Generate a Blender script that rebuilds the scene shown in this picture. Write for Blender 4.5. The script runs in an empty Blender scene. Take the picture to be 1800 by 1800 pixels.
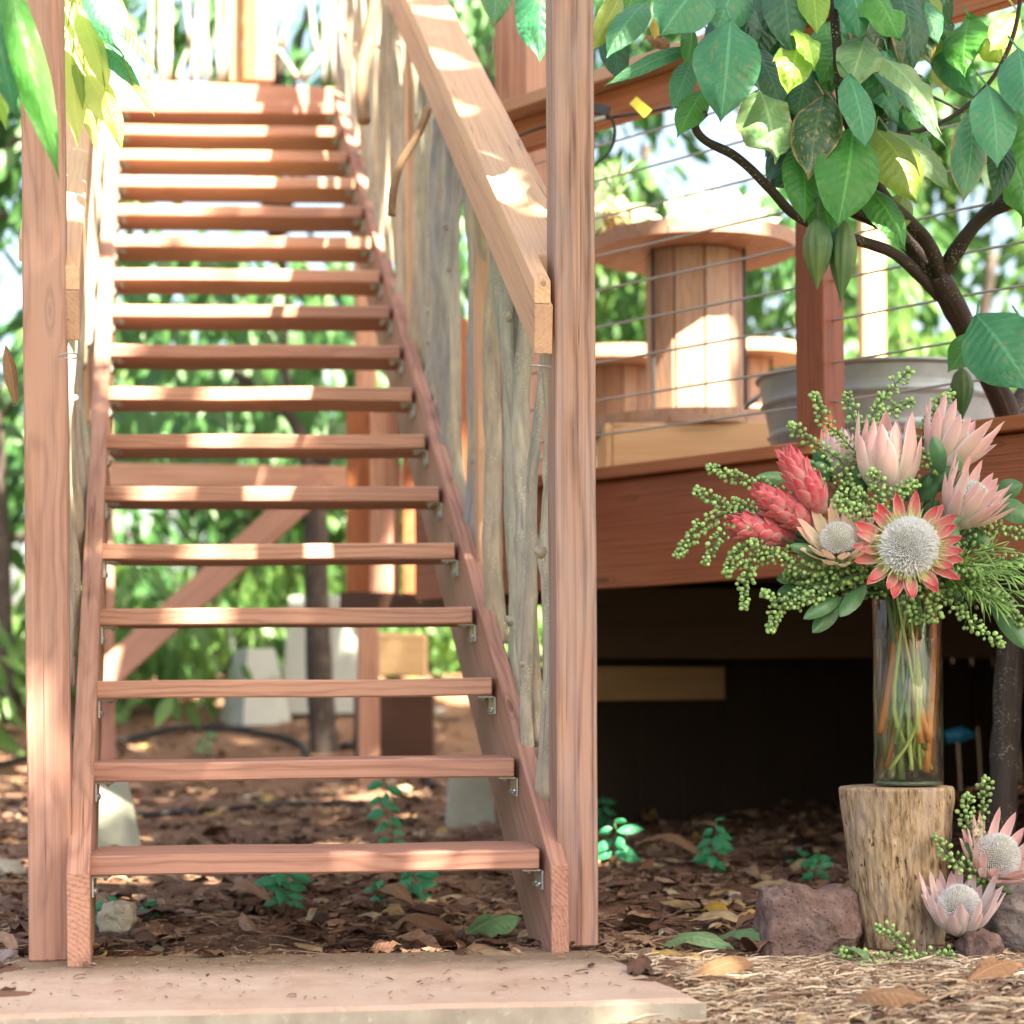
import bpy, bmesh, math, random
from mathutils import Vector, Matrix, noise
random.seed(7)
V = Vector
PI = math.pi
scene = bpy.context.scene
COL = scene.collection

# ------------------------------------------------------------------ camera model
F = 3470.0; CX = 900.0; CY = 1214.0; H = 0.525; TH = 0.0087
def P(px, py, z):
    """point at distance z (m) in front of the camera that is seen at photo pixel px,py"""
    dx = px - CX; dy = py - CY
    x = dx - dy * TH; y = dy + dx * TH
    return V((x / F * z, z, H - y / F * z))
def px2m(p, z): return p / F * z

cam = bpy.data.cameras.new('camera'); co = bpy.data.objects.new('camera', cam); COL.objects.link(co)
cam.sensor_fit = 'HORIZONTAL'; cam.sensor_width = 41.5; cam.lens = 41.5 * F / 1800.0
cam.shift_y = (CY - 900.0) / 1800.0
cam.clip_start = 0.1; cam.clip_end = 600
co.matrix_world = Matrix.Translation((0, 0, H)) @ Matrix.Rotation(PI / 2, 4, 'X') @ Matrix.Rotation(-TH, 4, 'Z')
cam.dof.use_dof = True; cam.dof.focus_distance = 3.93; cam.dof.aperture_fstop = 3.4
scene.camera = co

# ------------------------------------------------------------------ light
SUN = V((0.37, -0.51, 0.78)).normalized()          # towards the sun
w = bpy.data.worlds.new('World'); scene.world = w; w.use_nodes = True
wn = w.node_tree; bg = wn.nodes['Background']
sky = wn.nodes.new('ShaderNodeTexSky'); sky.sky_type = 'NISHITA'; sky.sun_disc = False
el = math.asin(SUN.z); az = math.atan2(SUN.x, SUN.y)
sky.sun_elevation = el; sky.sun_rotation = az; sky.dust_density = 4.0; sky.air_density = 1.0; sky.ozone_density = 0.6
tint = wn.nodes.new('ShaderNodeMix'); tint.data_type = 'RGBA'; tint.blend_type = 'MULTIPLY'; tint.inputs[0].default_value = 1
wn.links.new(sky.outputs[0], tint.inputs[6]); tint.inputs[7].default_value = (1.0, 0.93, 0.80, 1)
wn.links.new(tint.outputs[2], bg.inputs[0]); bg.inputs[1].default_value = 0.060
sl = bpy.data.lights.new('sun', 'SUN'); so = bpy.data.objects.new('sun', sl); COL.objects.link(so)
sl.energy = 5.0; sl.angle = math.radians(0.53); sl.color = (1.0, 0.91, 0.70)
so.rotation_euler = SUN.to_track_quat('Z', 'Y').to_euler()
scene.view_settings.view_transform = 'Standard'; scene.view_settings.look = 'None'
scene.view_settings.gamma = 1.0; scene.view_settings.exposure = 3.4

# ------------------------------------------------------------------ materials
class NT:
    def __init__(s, name):
        s.m = bpy.data.materials.new(name); s.m.use_nodes = True
        s.t = s.m.node_tree; s.b = s.t.nodes['Principled BSDF']; s.out = s.t.nodes['Material Output']
    def n(s, typ, **kw):
        nd = s.t.nodes.new('ShaderNode' + typ)
        for k, v in kw.items(): setattr(nd, k, v)
        return nd
    def l(s, a, b): s.t.links.new(a, b)
    def setin(s, sock, v):
        if hasattr(v, 'is_linked') or isinstance(v, bpy.types.NodeSocket): s.l(v, sock)
        else: sock.default_value = v
    def math(s, op, a, b=0.0, c=0.0, clamp=False):
        nd = s.n('Math', operation=op); nd.use_clamp = clamp
        s.setin(nd.inputs[0], a); s.setin(nd.inputs[1], b); s.setin(nd.inputs[2], c)
        return nd.outputs[0]
    def mix(s, f, a, b, blend='MIX'):
        nd = s.n('Mix', data_type='RGBA', blend_type=blend)
        s.setin(nd.inputs[0], f)
        for i, v in ((6, a), (7, b)):
            if isinstance(v, tuple): nd.inputs[i].default_value = (v[0], v[1], v[2], 1)
            else: s.l(v, nd.inputs[i])
        return nd.outputs[2]
    def ramp(s, f, stops):
        nd = s.n('ValToRGB'); cr = nd.color_ramp
        while len(cr.elements) < len(stops): cr.elements.new(0.5)
        for e, (p, c) in zip(cr.elements, stops):
            e.position = p; e.color = (c[0], c[1], c[2], 1) if isinstance(c, tuple) else (c, c, c, 1)
        s.setin(nd.inputs[0], f)
        return nd.outputs[0]
    def gc(s):
        a = s.n('Attribute', attribute_name='gc'); return a.outputs['Vector']
    def obj(s):
        return s.n('TexCoord').outputs['Object']
    def scale(s, v, k, add=None):
        nd = s.n('VectorMath', operation='MULTIPLY'); s.l(v, nd.inputs[0]); nd.inputs[1].default_value = k
        o = nd.outputs[0]
        if add is not None:
            nd2 = s.n('VectorMath', operation='ADD'); s.l(o, nd2.inputs[0]); s.l(add, nd2.inputs[1]); o = nd2.outputs[0]
        return o
    def noise(s, v, sc=1.0, det=4.0, rough=0.55, dist=0.0):
        nd = s.n('TexNoise'); s.l(v, nd.inputs['Vector']); nd.inputs['Scale'].default_value = sc
        nd.inputs['Detail'].default_value = det; nd.inputs['Roughness'].default_value = rough; nd.inputs['Distortion'].default_value = dist
        return nd.outputs[0]
    def vor(s, v, sc=1.0, feature='F1'):
        nd = s.n('TexVoronoi', feature=feature); s.l(v, nd.inputs['Vector']); nd.inputs['Scale'].default_value = sc
        return nd
    def bump(s, h, strength=0.4, dist=0.002, base=None):
        nd = s.n('Bump'); nd.inputs['Strength'].default_value = strength; nd.inputs['Distance'].default_value = dist
        s.l(h, nd.inputs['Height'])
        if base is not None: s.l(base, nd.inputs['Normal'])
        s.l(nd.outputs[0], s.b.inputs['Normal']); return nd.outputs[0]
    def fin(s, col=None, rough=0.6, spec=0.5, metal=0.0):
        if col is not None:
            if isinstance(col, tuple): s.b.inputs['Base Color'].default_value = (*col, 1)
            else: s.l(col, s.b.inputs['Base Color'])
        s.setin(s.b.inputs['Roughness'], rough); s.b.inputs['Specular IOR Level'].default_value = spec
        s.b.inputs['Metallic'].default_value = metal
        return s.m

def wood(name, light, dark, ring=0.5, grey=0.0, fine=0.35, rough=0.6, sp=0.0075, wp=0.06):
    t = NT(name); g = t.gc()
    oi = t.n('ObjectInfo').outputs['Random']
    cmb = t.n('CombineXYZ'); t.l(t.math('MULTIPLY', oi, 7.0), cmb.inputs[0]); t.l(t.math('MULTIPLY', oi, 0.31), cmb.inputs[1]); t.l(t.math('MULTIPLY', oi, 0.17), cmb.inputs[2])
    g2 = t.scale(g, (1, 1, 1), cmb.outputs[0])
    wn_ = t.noise(t.scale(g2, (2.2, 9, 9)), 1.0, 3, 0.5)
    sep = t.n('SeparateXYZ'); t.l(g, sep.inputs[0])
    yy = t.math('ADD', sep.outputs[1], t.math('MULTIPLY_ADD', oi, 0.09, -0.03))
    zz = t.math('ADD', sep.outputs[2], 0.065)
    r = t.math('SQRT', t.math('ADD', t.math('MULTIPLY', yy, yy), t.math('MULTIPLY', zz, zz)))
    r = t.math('MULTIPLY_ADD', wn_, wp, r)
    rs = t.math('SINE', t.math('MULTIPLY', r, 2 * PI / sp))
    rs = t.math('POWER', t.math('MULTIPLY_ADD', rs, 0.5, 0.5), 2.6)
    fg = t.noise(t.scale(g2, (5, 260, 260)), 1.0, 3, 0.6)
    big = t.noise(t.scale(g2, (2.5, 14, 14)), 1.0, 3, 0.6)
    ln = t.ramp(t.noise(t.scale(g2, (1.6, 120, 120)), 1.0, 2, 0.5), [(0.50, 0.0), (0.60, 1.0)])
    f = t.math('ADD', t.math('MULTIPLY', rs, ring), t.math('MULTIPLY', ln, fine * 0.42))
    f = t.math('MULTIPLY_ADD', t.math('SUBTRACT', fg, 0.45), fine, f)
    f = t.math('MULTIPLY_ADD', t.math('SUBTRACT', big, 0.46), 0.8, f, clamp=True)
    col = t.mix(f, light, dark)
    # knots
    vo = t.vor(t.scale(g2, (2.3, 11, 11)), 1.0)
    kn = t.ramp(vo.outputs['Distance'], [(0.0, 1.0), (0.055, 1.0), (0.085, 0.0), (0.11, 0.5), (0.15, 0.0)])
    col = t.mix(t.math('MULTIPLY', kn, 0.65), col, tuple(c * 0.35 for c in dark))
    # long drying cracks
    cr = t.noise(t.scale(g2, (0.9, 70, 70)), 1.0, 1, 0.3)
    ck = t.ramp(cr, [(0.0, 0.0), (0.700, 0.0), (0.715, 1.0), (0.73, 0.0)])
    col = t.mix(t.math('MULTIPLY', ck, 0.7), col, tuple(c * 0.2 for c in dark))
    if grey:
        gm = t.noise(t.scale(g2, (3, 20, 20)), 1.0, 4, 0.6)
        col = t.mix(t.math('MULTIPLY', t.ramp(gm, [(0.42, 0.0), (0.62, 1.0)]), grey), col, (0.30, 0.25, 0.26))
    # value shift from board to board
    hs = t.n('HueSaturation'); t.l(col, hs.inputs['Color']); t.l(t.math('MULTIPLY_ADD', oi, 0.42, 0.78), hs.inputs['Value'])
    t.l(t.math('MULTIPLY_ADD', oi, 0.014, 0.492), hs.inputs['Hue'])
    h = t.math('ADD', t.math('MULTIPLY', rs, 0.4), t.math('ADD', fg, t.math('MULTIPLY', ck, -3.0)))
    t.bump(h, 0.35, 0.0012)
    return t.fin(hs.outputs[0], t.math('MULTIPLY_ADD', fg, 0.25, rough - 0.1), 0.35)

M = {}
M['wood'] = wood('redwood_stair', (0.44, 0.24, 0.17), (0.20, 0.085, 0.058), 0.35, 0.0, 0.6, sp=0.008, wp=0.04)
M['post'] = wood('redwood_post', (0.385, 0.205, 0.15), (0.19, 0.085, 0.06), 0.38, 0.15, 0.55, sp=0.0065, wp=0.035)
M['oldpost'] = wood('weathered_post', (0.365, 0.205, 0.15), (0.12, 0.058, 0.042), 0.5, 0.35, 0.85, sp=0.0085, wp=0.022)
M['fascia'] = wood('stained_fascia', (0.34, 0.11, 0.045), (0.16, 0.042, 0.018), 0.25, 0.0, 0.7, 0.45)
M['railwood'] = wood('rail_wood', (0.56, 0.34, 0.21), (0.38, 0.19, 0.10), 0.22, 0.1, 0.6)
M['spool'] = wood('spool_wood', (0.46, 0.29, 0.19), (0.24, 0.12, 0.07), 0.4, 0.35, 0.5)
M['ply'] = wood('pale_lumber', (0.60, 0.40, 0.22), (0.42, 0.23, 0.10), 0.3, 0.0, 0.3)
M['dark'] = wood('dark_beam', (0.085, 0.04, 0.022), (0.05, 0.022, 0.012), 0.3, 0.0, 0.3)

def bark(name, stops, bump=0.5, streak=True):
    t = NT(name); g = t.gc(); oi = t.n('ObjectInfo').outputs['Random']
    cmb = t.n('CombineXYZ'); t.l(t.math('MULTIPLY', oi, 9.0), cmb.inputs[0]); t.l(oi, cmb.inputs[1])
    g2 = t.scale(g, (1, 1, 1), cmb.outputs[0])
    a = t.noise(t.scale(g2, (9, 45, 45)), 1.0, 5, 0.65)
    sel = t.math('ADD', t.math('MULTIPLY', oi, 0.75), t.math('MULTIPLY_ADD', t.noise(t.scale(g2, (2, 5, 5)), 1.0, 2), 0.7, -0.22), clamp=True)
    col = t.ramp(sel, stops)
    col = t.mix(t.ramp(a, [(0.35, 0.0), (0.7, 0.8)]), col, (0.17, 0.16, 0.145) if name == 'stick_bark' else (0.06, 0.045, 0.04))
    spk = t.vor(t.scale(g2, (160, 160, 160)), 1.0)
    sm = t.math('MULTIPLY', t.ramp(spk.outputs['Distance'], [(0.0, 1.0), (0.22, 1.0), (0.3, 0.0)]), t.ramp(t.noise(t.scale(g2, (14, 14, 14)), 1.0, 2), [(0.5, 0.0), (0.62, 1.0)]))
    col = t.mix(t.math('MULTIPLY', sm, 0.55), col, (0.62, 0.58, 0.46))
    dk = t.ramp(t.noise(t.scale(g2, (3, 90, 90)), 1.0, 3), [(0.3, 0.55), (0.42, 0.0)])
    col = t.mix(dk, col, (0.14, 0.10, 0.075))
    t.bump(a, bump, 0.006)
    return t.fin(col, 0.75, 0.3)
M['stick'] = bark('stick_bark', [(0.0, (0.27, 0.29, 0.28)), (0.28, (0.42, 0.40, 0.30)), (0.5, (0.29, 0.28, 0.29)), (0.75, (0.50, 0.42, 0.30)), (1.0, (0.34, 0.26, 0.19))])
M['trunk'] = bark('cacao_bark', [(0.0, (0.028, 0.019, 0.017)), (1.0, (0.045, 0.032, 0.028))], 0.6)
M['brownstick'] = bark('brown_branch', [(0.0, (0.30, 0.17, 0.09)), (1.0, (0.38, 0.23, 0.13))], 0.4)

def leafmat(name, c1, c2, trans=0.35, spots=0.0, tcol=None, edge=0.0, rough=0.38, veins=1.0, nv=11.0, spec=0.5, bmp=0.32):
    """gc = (along 0..1, across -1..1, random)"""
    t = NT(name); g = t.gc(); sep = t.n('SeparateXYZ'); t.l(g, sep.inputs[0])
    u, v, rn = sep.outputs; av = t.math('ABSOLUTE', v)
    nz = t.noise(t.scale(g, (5, 3, 40)), 1.0, 4, 0.6)
    f = t.math('ADD', t.math('MULTIPLY', rn, 0.75), t.math('MULTIPLY_ADD', nz, 0.9, -0.35), clamp=True)
    col = t.mix(f, c1, c2)
    ph = t.math('SUBTRACT', t.math('MULTIPLY_ADD', u, nv, t.math('MULTIPLY', nz, 1.4)), t.math('MULTIPLY', t.math('POWER', av, 0.85), 1.6))
    fr = t.math('ABSOLUTE', t.math('SUBTRACT', t.math('FRACT', ph), 0.5))
    vein = t.ramp(fr, [(0.0, 1.0), (0.07, 0.0)])
    mid = t.ramp(av, [(0.0, 1.0), (0.035, 1.0), (0.06, 0.0)])
    vn = t.math('MAXIMUM', t.math('MULTIPLY', vein, 0.16 * veins), t.math('MULTIPLY', mid, 0.40 * veins))
    lt = tuple(min(1, x * 1.7 + 0.05) for x in c2)
    col = t.mix(vn, col, lt)
    if spots:
        s1 = t.noise(t.scale(g, (11, 5, 60)), 1.0, 4, 0.7)
        col = t.mix(t.math('MULTIPLY', t.ramp(s1, [(0.56, 0.0), (0.62, 1.0)]), spots), col, (0.34, 0.23, 0.10))
    if edge:
        e = t.math('ADD', t.math('MULTIPLY_ADD', nz, 0.5, -0.25), t.math('MAXIMUM', av, t.math('MULTIPLY', u, 0.93)))
        col = t.mix(t.math('MULTIPLY', t.ramp(e, [(0.86, 0.0), (0.97, 1.0)]), edge), col, (0.30, 0.20, 0.07))
    hgt = t.math('ADD', t.math('MULTIPLY', fr, 1.6), t.math('MULTIPLY', nz, 0.5))
    t.bump(hgt, bmp, 0.006)
    t.fin(col, rough, spec)
    tr = t.n('BsdfTranslucent')
    if tcol is None: tcol = tuple(min(1, x * 1.5 + 0.02) for x in c2)
    t.l(t.mix(0.65, col, tcol), tr.inputs['Color'])
    mx = t.n('MixShader'); mx.inputs[0].default_value = trans
    t.l(t.b.outputs[0], mx.inputs[1]); t.l(tr.outputs[0], mx.inputs[2]); t.l(mx.outputs[0], t.out.inputs['Surface'])
    return t.m
LM = {
 'teal': leafmat('leaf_bluegreen', (0.03, 0.17, 0.075), (0.07, 0.25, 0.12), 0.2, spots=0.25, rough=0.42, spec=.4),
 'green': leafmat('leaf_green', (0.035, 0.17, 0.025), (0.085, 0.28, 0.045), 0.3, spots=0.1, spec=.4),
 'dark': leafmat('leaf_dark', (0.012, 0.07, 0.028), (0.03, 0.12, 0.045), 0.2, spots=0.15),
 'spot': leafmat('leaf_spotted', (0.02, 0.07, 0.025), (0.05, 0.10, 0.03), 0.2, spots=0.8, edge=1.0),
 'lime': leafmat('leaf_lime', (0.16, 0.33, 0.04), (0.30, 0.46, 0.06), 0.4, spots=0.2),
 'olive': leafmat('leaf_olive', (0.16, 0.25, 0.03), (0.25, 0.33, 0.05), 0.35),
 'pale': leafmat('leaf_pale', (0.13, 0.28, 0.11), (0.24, 0.38, 0.17), 0.3, spots=0.4, edge=0.4),
 'browned': leafmat('leaf_brown_edge', (0.05, 0.19, 0.08), (0.10, 0.26, 0.11), 0.25, edge=1.0, spots=0.3),
 'yellow': leafmat('leaf_yellow', (0.55, 0.33, 0.03), (0.70, 0.48, 0.06), 0.4, spots=0.4),
 'dead': leafmat('leaf_dead', (0.22, 0.11, 0.06), (0.38, 0.22, 0.12), 0.2, spots=0.4, rough=0.7, spec=0.2),
 'lit': leafmat('leaf_sunlit_lime', (0.34, 0.44, 0.10), (0.50, 0.58, 0.20), 0.5, edge=0.2, veins=0.5),  # paler yellow-green puts the sunlight into the leaf colour
}
LM['wan'] = leafmat('leaf_sunblown', (0.42, 0.50, 0.30), (0.62, 0.66, 0.50), 0.45, veins=0.4)  # whitish colour stands for foliage blown out by the sun
M['bgleaf'] = leafmat('background_leaf', (0.02, 0.085, 0.03), (0.08, 0.19, 0.05), 0.35, veins=0.5)
M['bgleaf2'] = leafmat('background_leaf_light', (0.05, 0.15, 0.04), (0.17, 0.29, 0.07), 0.4, veins=0.5)

def litter_mat():
    t = NT('leaf_litter'); g = t.gc(); sep = t.n('SeparateXYZ'); t.l(g, sep.inputs[0])
    nz = t.noise(t.scale(g, (4, 3, 50)), 1.0, 3)
    col = t.ramp(sep.outputs[2], [(0.0, (0.05, 0.026, 0.018)), (0.2, (0.13, 0.066, 0.042)), (0.4, (0.20, 0.11, 0.072)), (0.58, (0.30, 0.20, 0.15)),
                                  (0.74, (0.30, 0.19, 0.11)), (0.86, (0.36, 0.28, 0.19)), (0.94, (0.40, 0.26, 0.07)), (1.0, (0.42, 0.38, 0.30))])
    col = t.mix(t.ramp(nz, [(0.35, 0.0), (0.7, 0.6)]), col, (0.09, 0.05, 0.035))
    fr = t.math('ABSOLUTE', t.math('SUBTRACT', t.math('FRACT', t.math('SUBTRACT', t.math('MULTIPLY', sep.outputs[0], 7), t.math('ABSOLUTE', sep.outputs[1]))), 0.5))
    t.bump(fr, 0.4, 0.004)
    return t.fin(col, 0.7, 0.25)
M['litter'] = litter_mat()
def flat(name, col, rough=0.6, metal=0.0, nsc=30.0, amt=0.3, bump=0.2, spec=0.4):
    t = NT(name); o = t.obj(); nz = t.noise(o, nsc, 5, 0.6)
    c = t.mix(nz, tuple(x * (1 - amt) for x in col), tuple(min(1, x * (1 + amt)) for x in col))
    t.bump(nz, bump, 0.003)
    return t.fin(c, rough, spec, metal)
M['straw'] = (lambda: (lambda t: t.fin(t.ramp((lambda s: (t.l(t.gc(), s.inputs[0]), s.outputs[2])[1])(t.n('SeparateXYZ')), [(0.0, (0.16, 0.09, 0.06)), (0.4, (0.30, 0.21, 0.14)), (0.75, (0.47, 0.36, 0.24)), (1.0, (0.62, 0.52, 0.40))]), 0.8, 0.2))(NT('straw_mulch')))()

def soil():
    t = NT('soil'); o = t.obj()
    a = t.noise(o, 3.0, 6, 0.6); b = t.noise(o, 60.0, 5, 0.7)
    col = t.ramp(a, [(0.3, (0.09, 0.045, 0.028)), (0.55, (0.17, 0.088, 0.052)), (0.8, (0.27, 0.15, 0.085))])
    col = t.mix(t.ramp(b, [(0.45, 0.0), (0.7, 0.7)]), col, (0.30, 0.20, 0.15))
    # unseen dark ground cover, added away from the stairs to cut warm bounce
    sp = t.n('SeparateXYZ'); t.l(o, sp.inputs[0])
    d1 = t.math('SUBTRACT', 2.6, sp.outputs[1]); d2 = t.math('SUBTRACT', t.math('ABSOLUTE', sp.outputs[0]), 4.5)
    dd = t.math('ADD', t.math('MAXIMUM', d1, d2), t.math('MULTIPLY_ADD', a, 1.2, -0.6))
    bounce_cut = t.mix(b, (0.035, 0.055, 0.02), (0.075, 0.095, 0.045))
    col = t.mix(t.math('MULTIPLY_ADD', dd, 1.5, 0.2, clamp=True), col, bounce_cut)
    t.bump(b, 0.8, 0.01)
    return t.fin(col, 0.9, 0.15)
M['soil'] = soil()
def concrete():
    t = NT('stained_concrete'); o = t.obj()
    a = t.noise(o, 5.0, 6, 0.65); b = t.noise(o, 55.0, 6, 0.7); c = t.noise(o, 16, 3, 0.5)
    col = t.ramp(a, [(0.3, (0.40, 0.26, 0.19)), (0.46, (0.47, 0.33, 0.25)), (0.6, (0.50, 0.37, 0.29)), (0.72, (0.56, 0.46, 0.38))])
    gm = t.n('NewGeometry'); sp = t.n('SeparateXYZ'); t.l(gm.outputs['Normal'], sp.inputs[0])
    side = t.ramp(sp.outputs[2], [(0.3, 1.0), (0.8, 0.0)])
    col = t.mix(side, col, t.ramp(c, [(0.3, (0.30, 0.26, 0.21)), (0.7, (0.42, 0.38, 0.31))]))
    # green-brown grime along the back edge of the slab (object y)
    so_ = t.n('SeparateXYZ'); t.l(o, so_.inputs[0])
    bk = t.math('ADD', so_.outputs[1], t.math('MULTIPLY_ADD', c, 0.14, -0.07))
    col = t.mix(t.math('MULTIPLY', t.ramp(bk, [(0.40, 0.0), (0.58, 0.85)]), 1.0), col, (0.15, 0.105, 0.065))
    sk = t.vor(o, 48.0)
    col = t.mix(t.ramp(sk.outputs['Distance'], [(0.0, 0.8), (0.14, 0.0)]), col, (0.18, 0.11, 0.07))
    col = t.mix(t.ramp(b, [(0.58, 0.0), (0.75, 0.6)]), col, (0.68, 0.58, 0.52))
    t.bump(b, 0.35, 0.004)
    return t.fin(col, 0.85, 0.25)
M['concrete'] = concrete()
M['pier'] = flat('pale_pier', (0.33, 0.34, 0.28), 0.9, 0, 12, 0.3)
M['vdark'] = flat('underdeck_shade', (0.030, 0.018, 0.012), 0.9, 0, 6, 0.3)  # near-black colour stands for the shade below the deck
M['white'] = flat('pale_block', (0.36, 0.37, 0.34), 0.8, 0, 6, 0.15)
M['steel'] = flat('galvanised', (0.42, 0.43, 0.42), 0.45, 0.7, 14, 0.35)
M['zinc'] = flat('tub_zinc', (0.30, 0.335, 0.36), 0.5, 0.45, 9, 0.5)
M['wire'] = flat('steel_cable', (0.42, 0.40, 0.37), 0.5, 0.4, 300, 0.3)
M['black'] = flat('black_rubber', (0.02, 0.02, 0.022), 0.5, 0)
M['yellowtag'] = flat('yellow_tag', (0.75, 0.60, 0.03), 0.5, 0, 20, 0.1)
M['blueglass'] = flat('blue_plastic', (0.03, 0.25, 0.50), 0.15, 0, 5, 0.2)

def rockm(name, a_, b_, c_):
    t = NT(name); o = t.obj()
    a = t.noise(o, 18.0, 8, 0.7); v = t.vor(o, 110.0); b = t.noise(o, 70, 5, 0.7); d = t.noise(o, 9, 3, .6)
    col = t.ramp(a, [(0.3, a_), (0.5, b_), (0.72, c_)])
    pit = t.ramp(v.outputs['Distance'], [(0.0, 1.0), (0.25, 0.0)])
    col = t.mix(t.math('MULTIPLY', pit, 0.75), col, tuple(x * 0.3 for x in a_))
    col = t.mix(t.math('MULTIPLY', t.ramp(b, [(0.62, 0.0), (0.7, 1.0)]), t.ramp(d, [(0.45, 0.0), (0.6, 0.6)])), col, (0.42, 0.40, 0.37))
    h = t.math('ADD', b, t.math('MULTIPLY', pit, -0.8))
    t.bump(h, 0.8, 0.006)
    return t.fin(col, 0.85, 0.25)
M['lava'] = rockm('lava_rock', (0.095, 0.058, 0.050), (0.155, 0.10, 0.088), (0.26, 0.19, 0.165))
M['boulder'] = rockm('grey_boulder', (0.15, 0.12, 0.12), (0.22, 0.185, 0.185), (0.33, 0.29, 0.28))
M['paler'] = rockm('pale_rock', (0.28, 0.25, 0.20), (0.38, 0.34, 0.28), (0.50, 0.46, 0.38))
def stumpm():
    t = NT('stripped_log'); g = t.gc()
    a = t.noise(t.scale(g, (16, 95, 95)), 1.0, 6, 0.7, 0.6)
    b = t.noise(t.scale(g, (9, 14, 14)), 1.0, 4, 0.6)
    c = t.noise(t.scale(g, (45, 240, 240)), 1.0, 3, 0.6)
    col = t.ramp(a, [(0.34, (0.10, 0.055, 0.028)), (0.45, (0.30, 0.20, 0.115)), (0.57, (0.44, 0.32, 0.20)), (0.75, (0.55, 0.43, 0.31))])
    col = t.mix(t.ramp(b, [(0.45, 0.0), (0.7, 0.7)]), col, (0.36, 0.28, 0.24))
    pit = t.ramp(t.noise(t.scale(g, (38, 120, 120)), 1.0, 2), [(0.27, 1.0), (0.36, 0.0)])
    col = t.mix(pit, col, (0.09, 0.05, 0.025))
    t.bump(t.math('ADD', t.math('MULTIPLY', pit, -0.8), t.math('ADD', a, t.math('MULTIPLY', c, 0.4))), 0.9, 0.005)
    return t.fin(col, 0.85, 0.2)
M['stump'] = stumpm()

def clear(name, tint, ior, refr, lo, hi):
    """thin clear material: tinted transparency, a share of refraction and fresnel gloss"""
    t = NT(name); tr = t.n('BsdfTransparent'); gl = t.n('BsdfGlossy'); gl.inputs['Roughness'].default_value = 0.02
    lw = t.n('LayerWeight'); lw.inputs['Blend'].default_value = 0.5
    t.l(t.ramp(lw.outputs['Facing'], [(0.0, lo), (0.55, lo), (0.97, hi)]), tr.inputs['Color'])
    fz = t.math('MULTIPLY_ADD', t.math('POWER', lw.outputs['Facing'], 4.0), 0.75, 0.035)
    a = tr.outputs[0]
    if refr:
        rf = t.n('BsdfRefraction'); rf.inputs['IOR'].default_value = ior; rf.inputs['Roughness'].default_value = 0.0; rf.inputs['Color'].default_value = (*lo, 1)
        m0 = t.n('MixShader'); m0.inputs[0].default_value = refr; t.l(a, m0.inputs[1]); t.l(rf.outputs[0], m0.inputs[2]); a = m0.outputs[0]
    mx = t.n('MixShader'); t.l(fz, mx.inputs[0]); t.l(a, mx.inputs[1]); t.l(gl.outputs[0], mx.inputs[2]); t.l(mx.outputs[0], t.out.inputs['Surface'])
    return t.m
M['glass'] = clear('vase_glass', None, 1.45, 0, (0.99, 0.995, 0.98), (0.88, 0.92, 0.84))
M['water'] = clear('vase_water', None, 1.33, 0.22, (0.97, 0.99, 0.92), (0.90, 0.93, 0.76))

def bractm(name, base, mid, tip, trans=0.25):
    t = NT(name); g = t.gc(); sep = t.n('SeparateXYZ'); t.l(g, sep.inputs[0])
    u, v, rn = sep.outputs
    nz = t.noise(t.scale(g, (3, 6, 30)), 1.0, 4)
    f = t.math('ADD', u, t.math('ADD', t.math('MULTIPLY_ADD', nz, 0.3, -0.15), t.math('MULTIPLY_ADD', rn, 0.24, -0.12)), clamp=True)
    col = t.ramp(f, [(0.1, base), (0.5, mid), (0.92, tip)])
    e = t.ramp(t.math('ABSOLUTE', v), [(0.66, 0.0), (1.0, 0.7)])
    col = t.mix(e, col, tuple(min(1, x * 0.5 + 0.45) for x in mid))
    st = t.noise(t.scale(g, (1.5, 16, 30)), 1.0, 2)
    t.bump(st, 0.3, 0.002)
    t.fin(col, 0.5, 0.35); t.b.inputs['Sheen Weight'].default_value = 0.3
    tr = t.n('BsdfTranslucent'); t.l(col, tr.inputs['Color']); mx = t.n('MixShader'); mx.inputs[0].default_value = trans
    t.l(t.b.outputs[0], mx.inputs[1]); t.l(tr.outputs[0], mx.inputs[2]); t.l(mx.outputs[0], t.out.inputs['Surface'])
    return t.m
B_RED = bractm('bract_redtip', (0.58, 0.60, 0.30), (0.70, 0.30, 0.26), (0.58, 0.045, 0.07))
B_PINK = bractm('bract_pink', (0.60, 0.54, 0.44), (0.76, 0.53, 0.49), (0.74, 0.38, 0.38))
B_PALE = bractm('bract_pale', (0.62, 0.58, 0.54), (0.78, 0.63, 0.62), (0.76, 0.48, 0.49))
B_PEACH = bractm('bract_peach', (0.62, 0.60, 0.34), (0.80, 0.62, 0.44), (0.78, 0.46, 0.37))
B_CORAL = bractm('bract_coral', (0.66, 0.45, 0.42), (0.76, 0.25, 0.28), (0.64, 0.06, 0.09), 0.4)
def simple(name, col, rough=0.6, spec=0.3, var=0.25):
    t = NT(name); g = t.gc(); sep = t.n('SeparateXYZ'); t.l(g, sep.inputs[0])
    c = t.mix(sep.outputs[2], tuple(x * (1 - var) for x in col), tuple(min(1, x * (1 + var)) for x in col))
    return t.fin(c, rough, spec)
M['stamen'] = simple('white_stamens', (0.70, 0.69, 0.70), 0.7, 0.2, 0.12)
M['stamen_core'] = simple('stamen_core', (0.30, 0.29, 0.24), 0.8, 0.1)
M['floret'] = simple('green_florets', (0.50, 0.52, 0.22), 0.7, 0.2)
M['darkcore'] = simple('dark_core', (0.035, 0.01, 0.015), 0.8, 0.2)
M['berry'] = simple('berry', (0.25, 0.38, 0.13), 0.4, 0.45, 0.4)
M['gstem'] = simple('green_stem', (0.10, 0.17, 0.06), 0.5, 0.4)
M['lstem'] = simple('green_streak_stem', (0.34, 0.40, 0.12), 0.5, 0.4)
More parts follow.
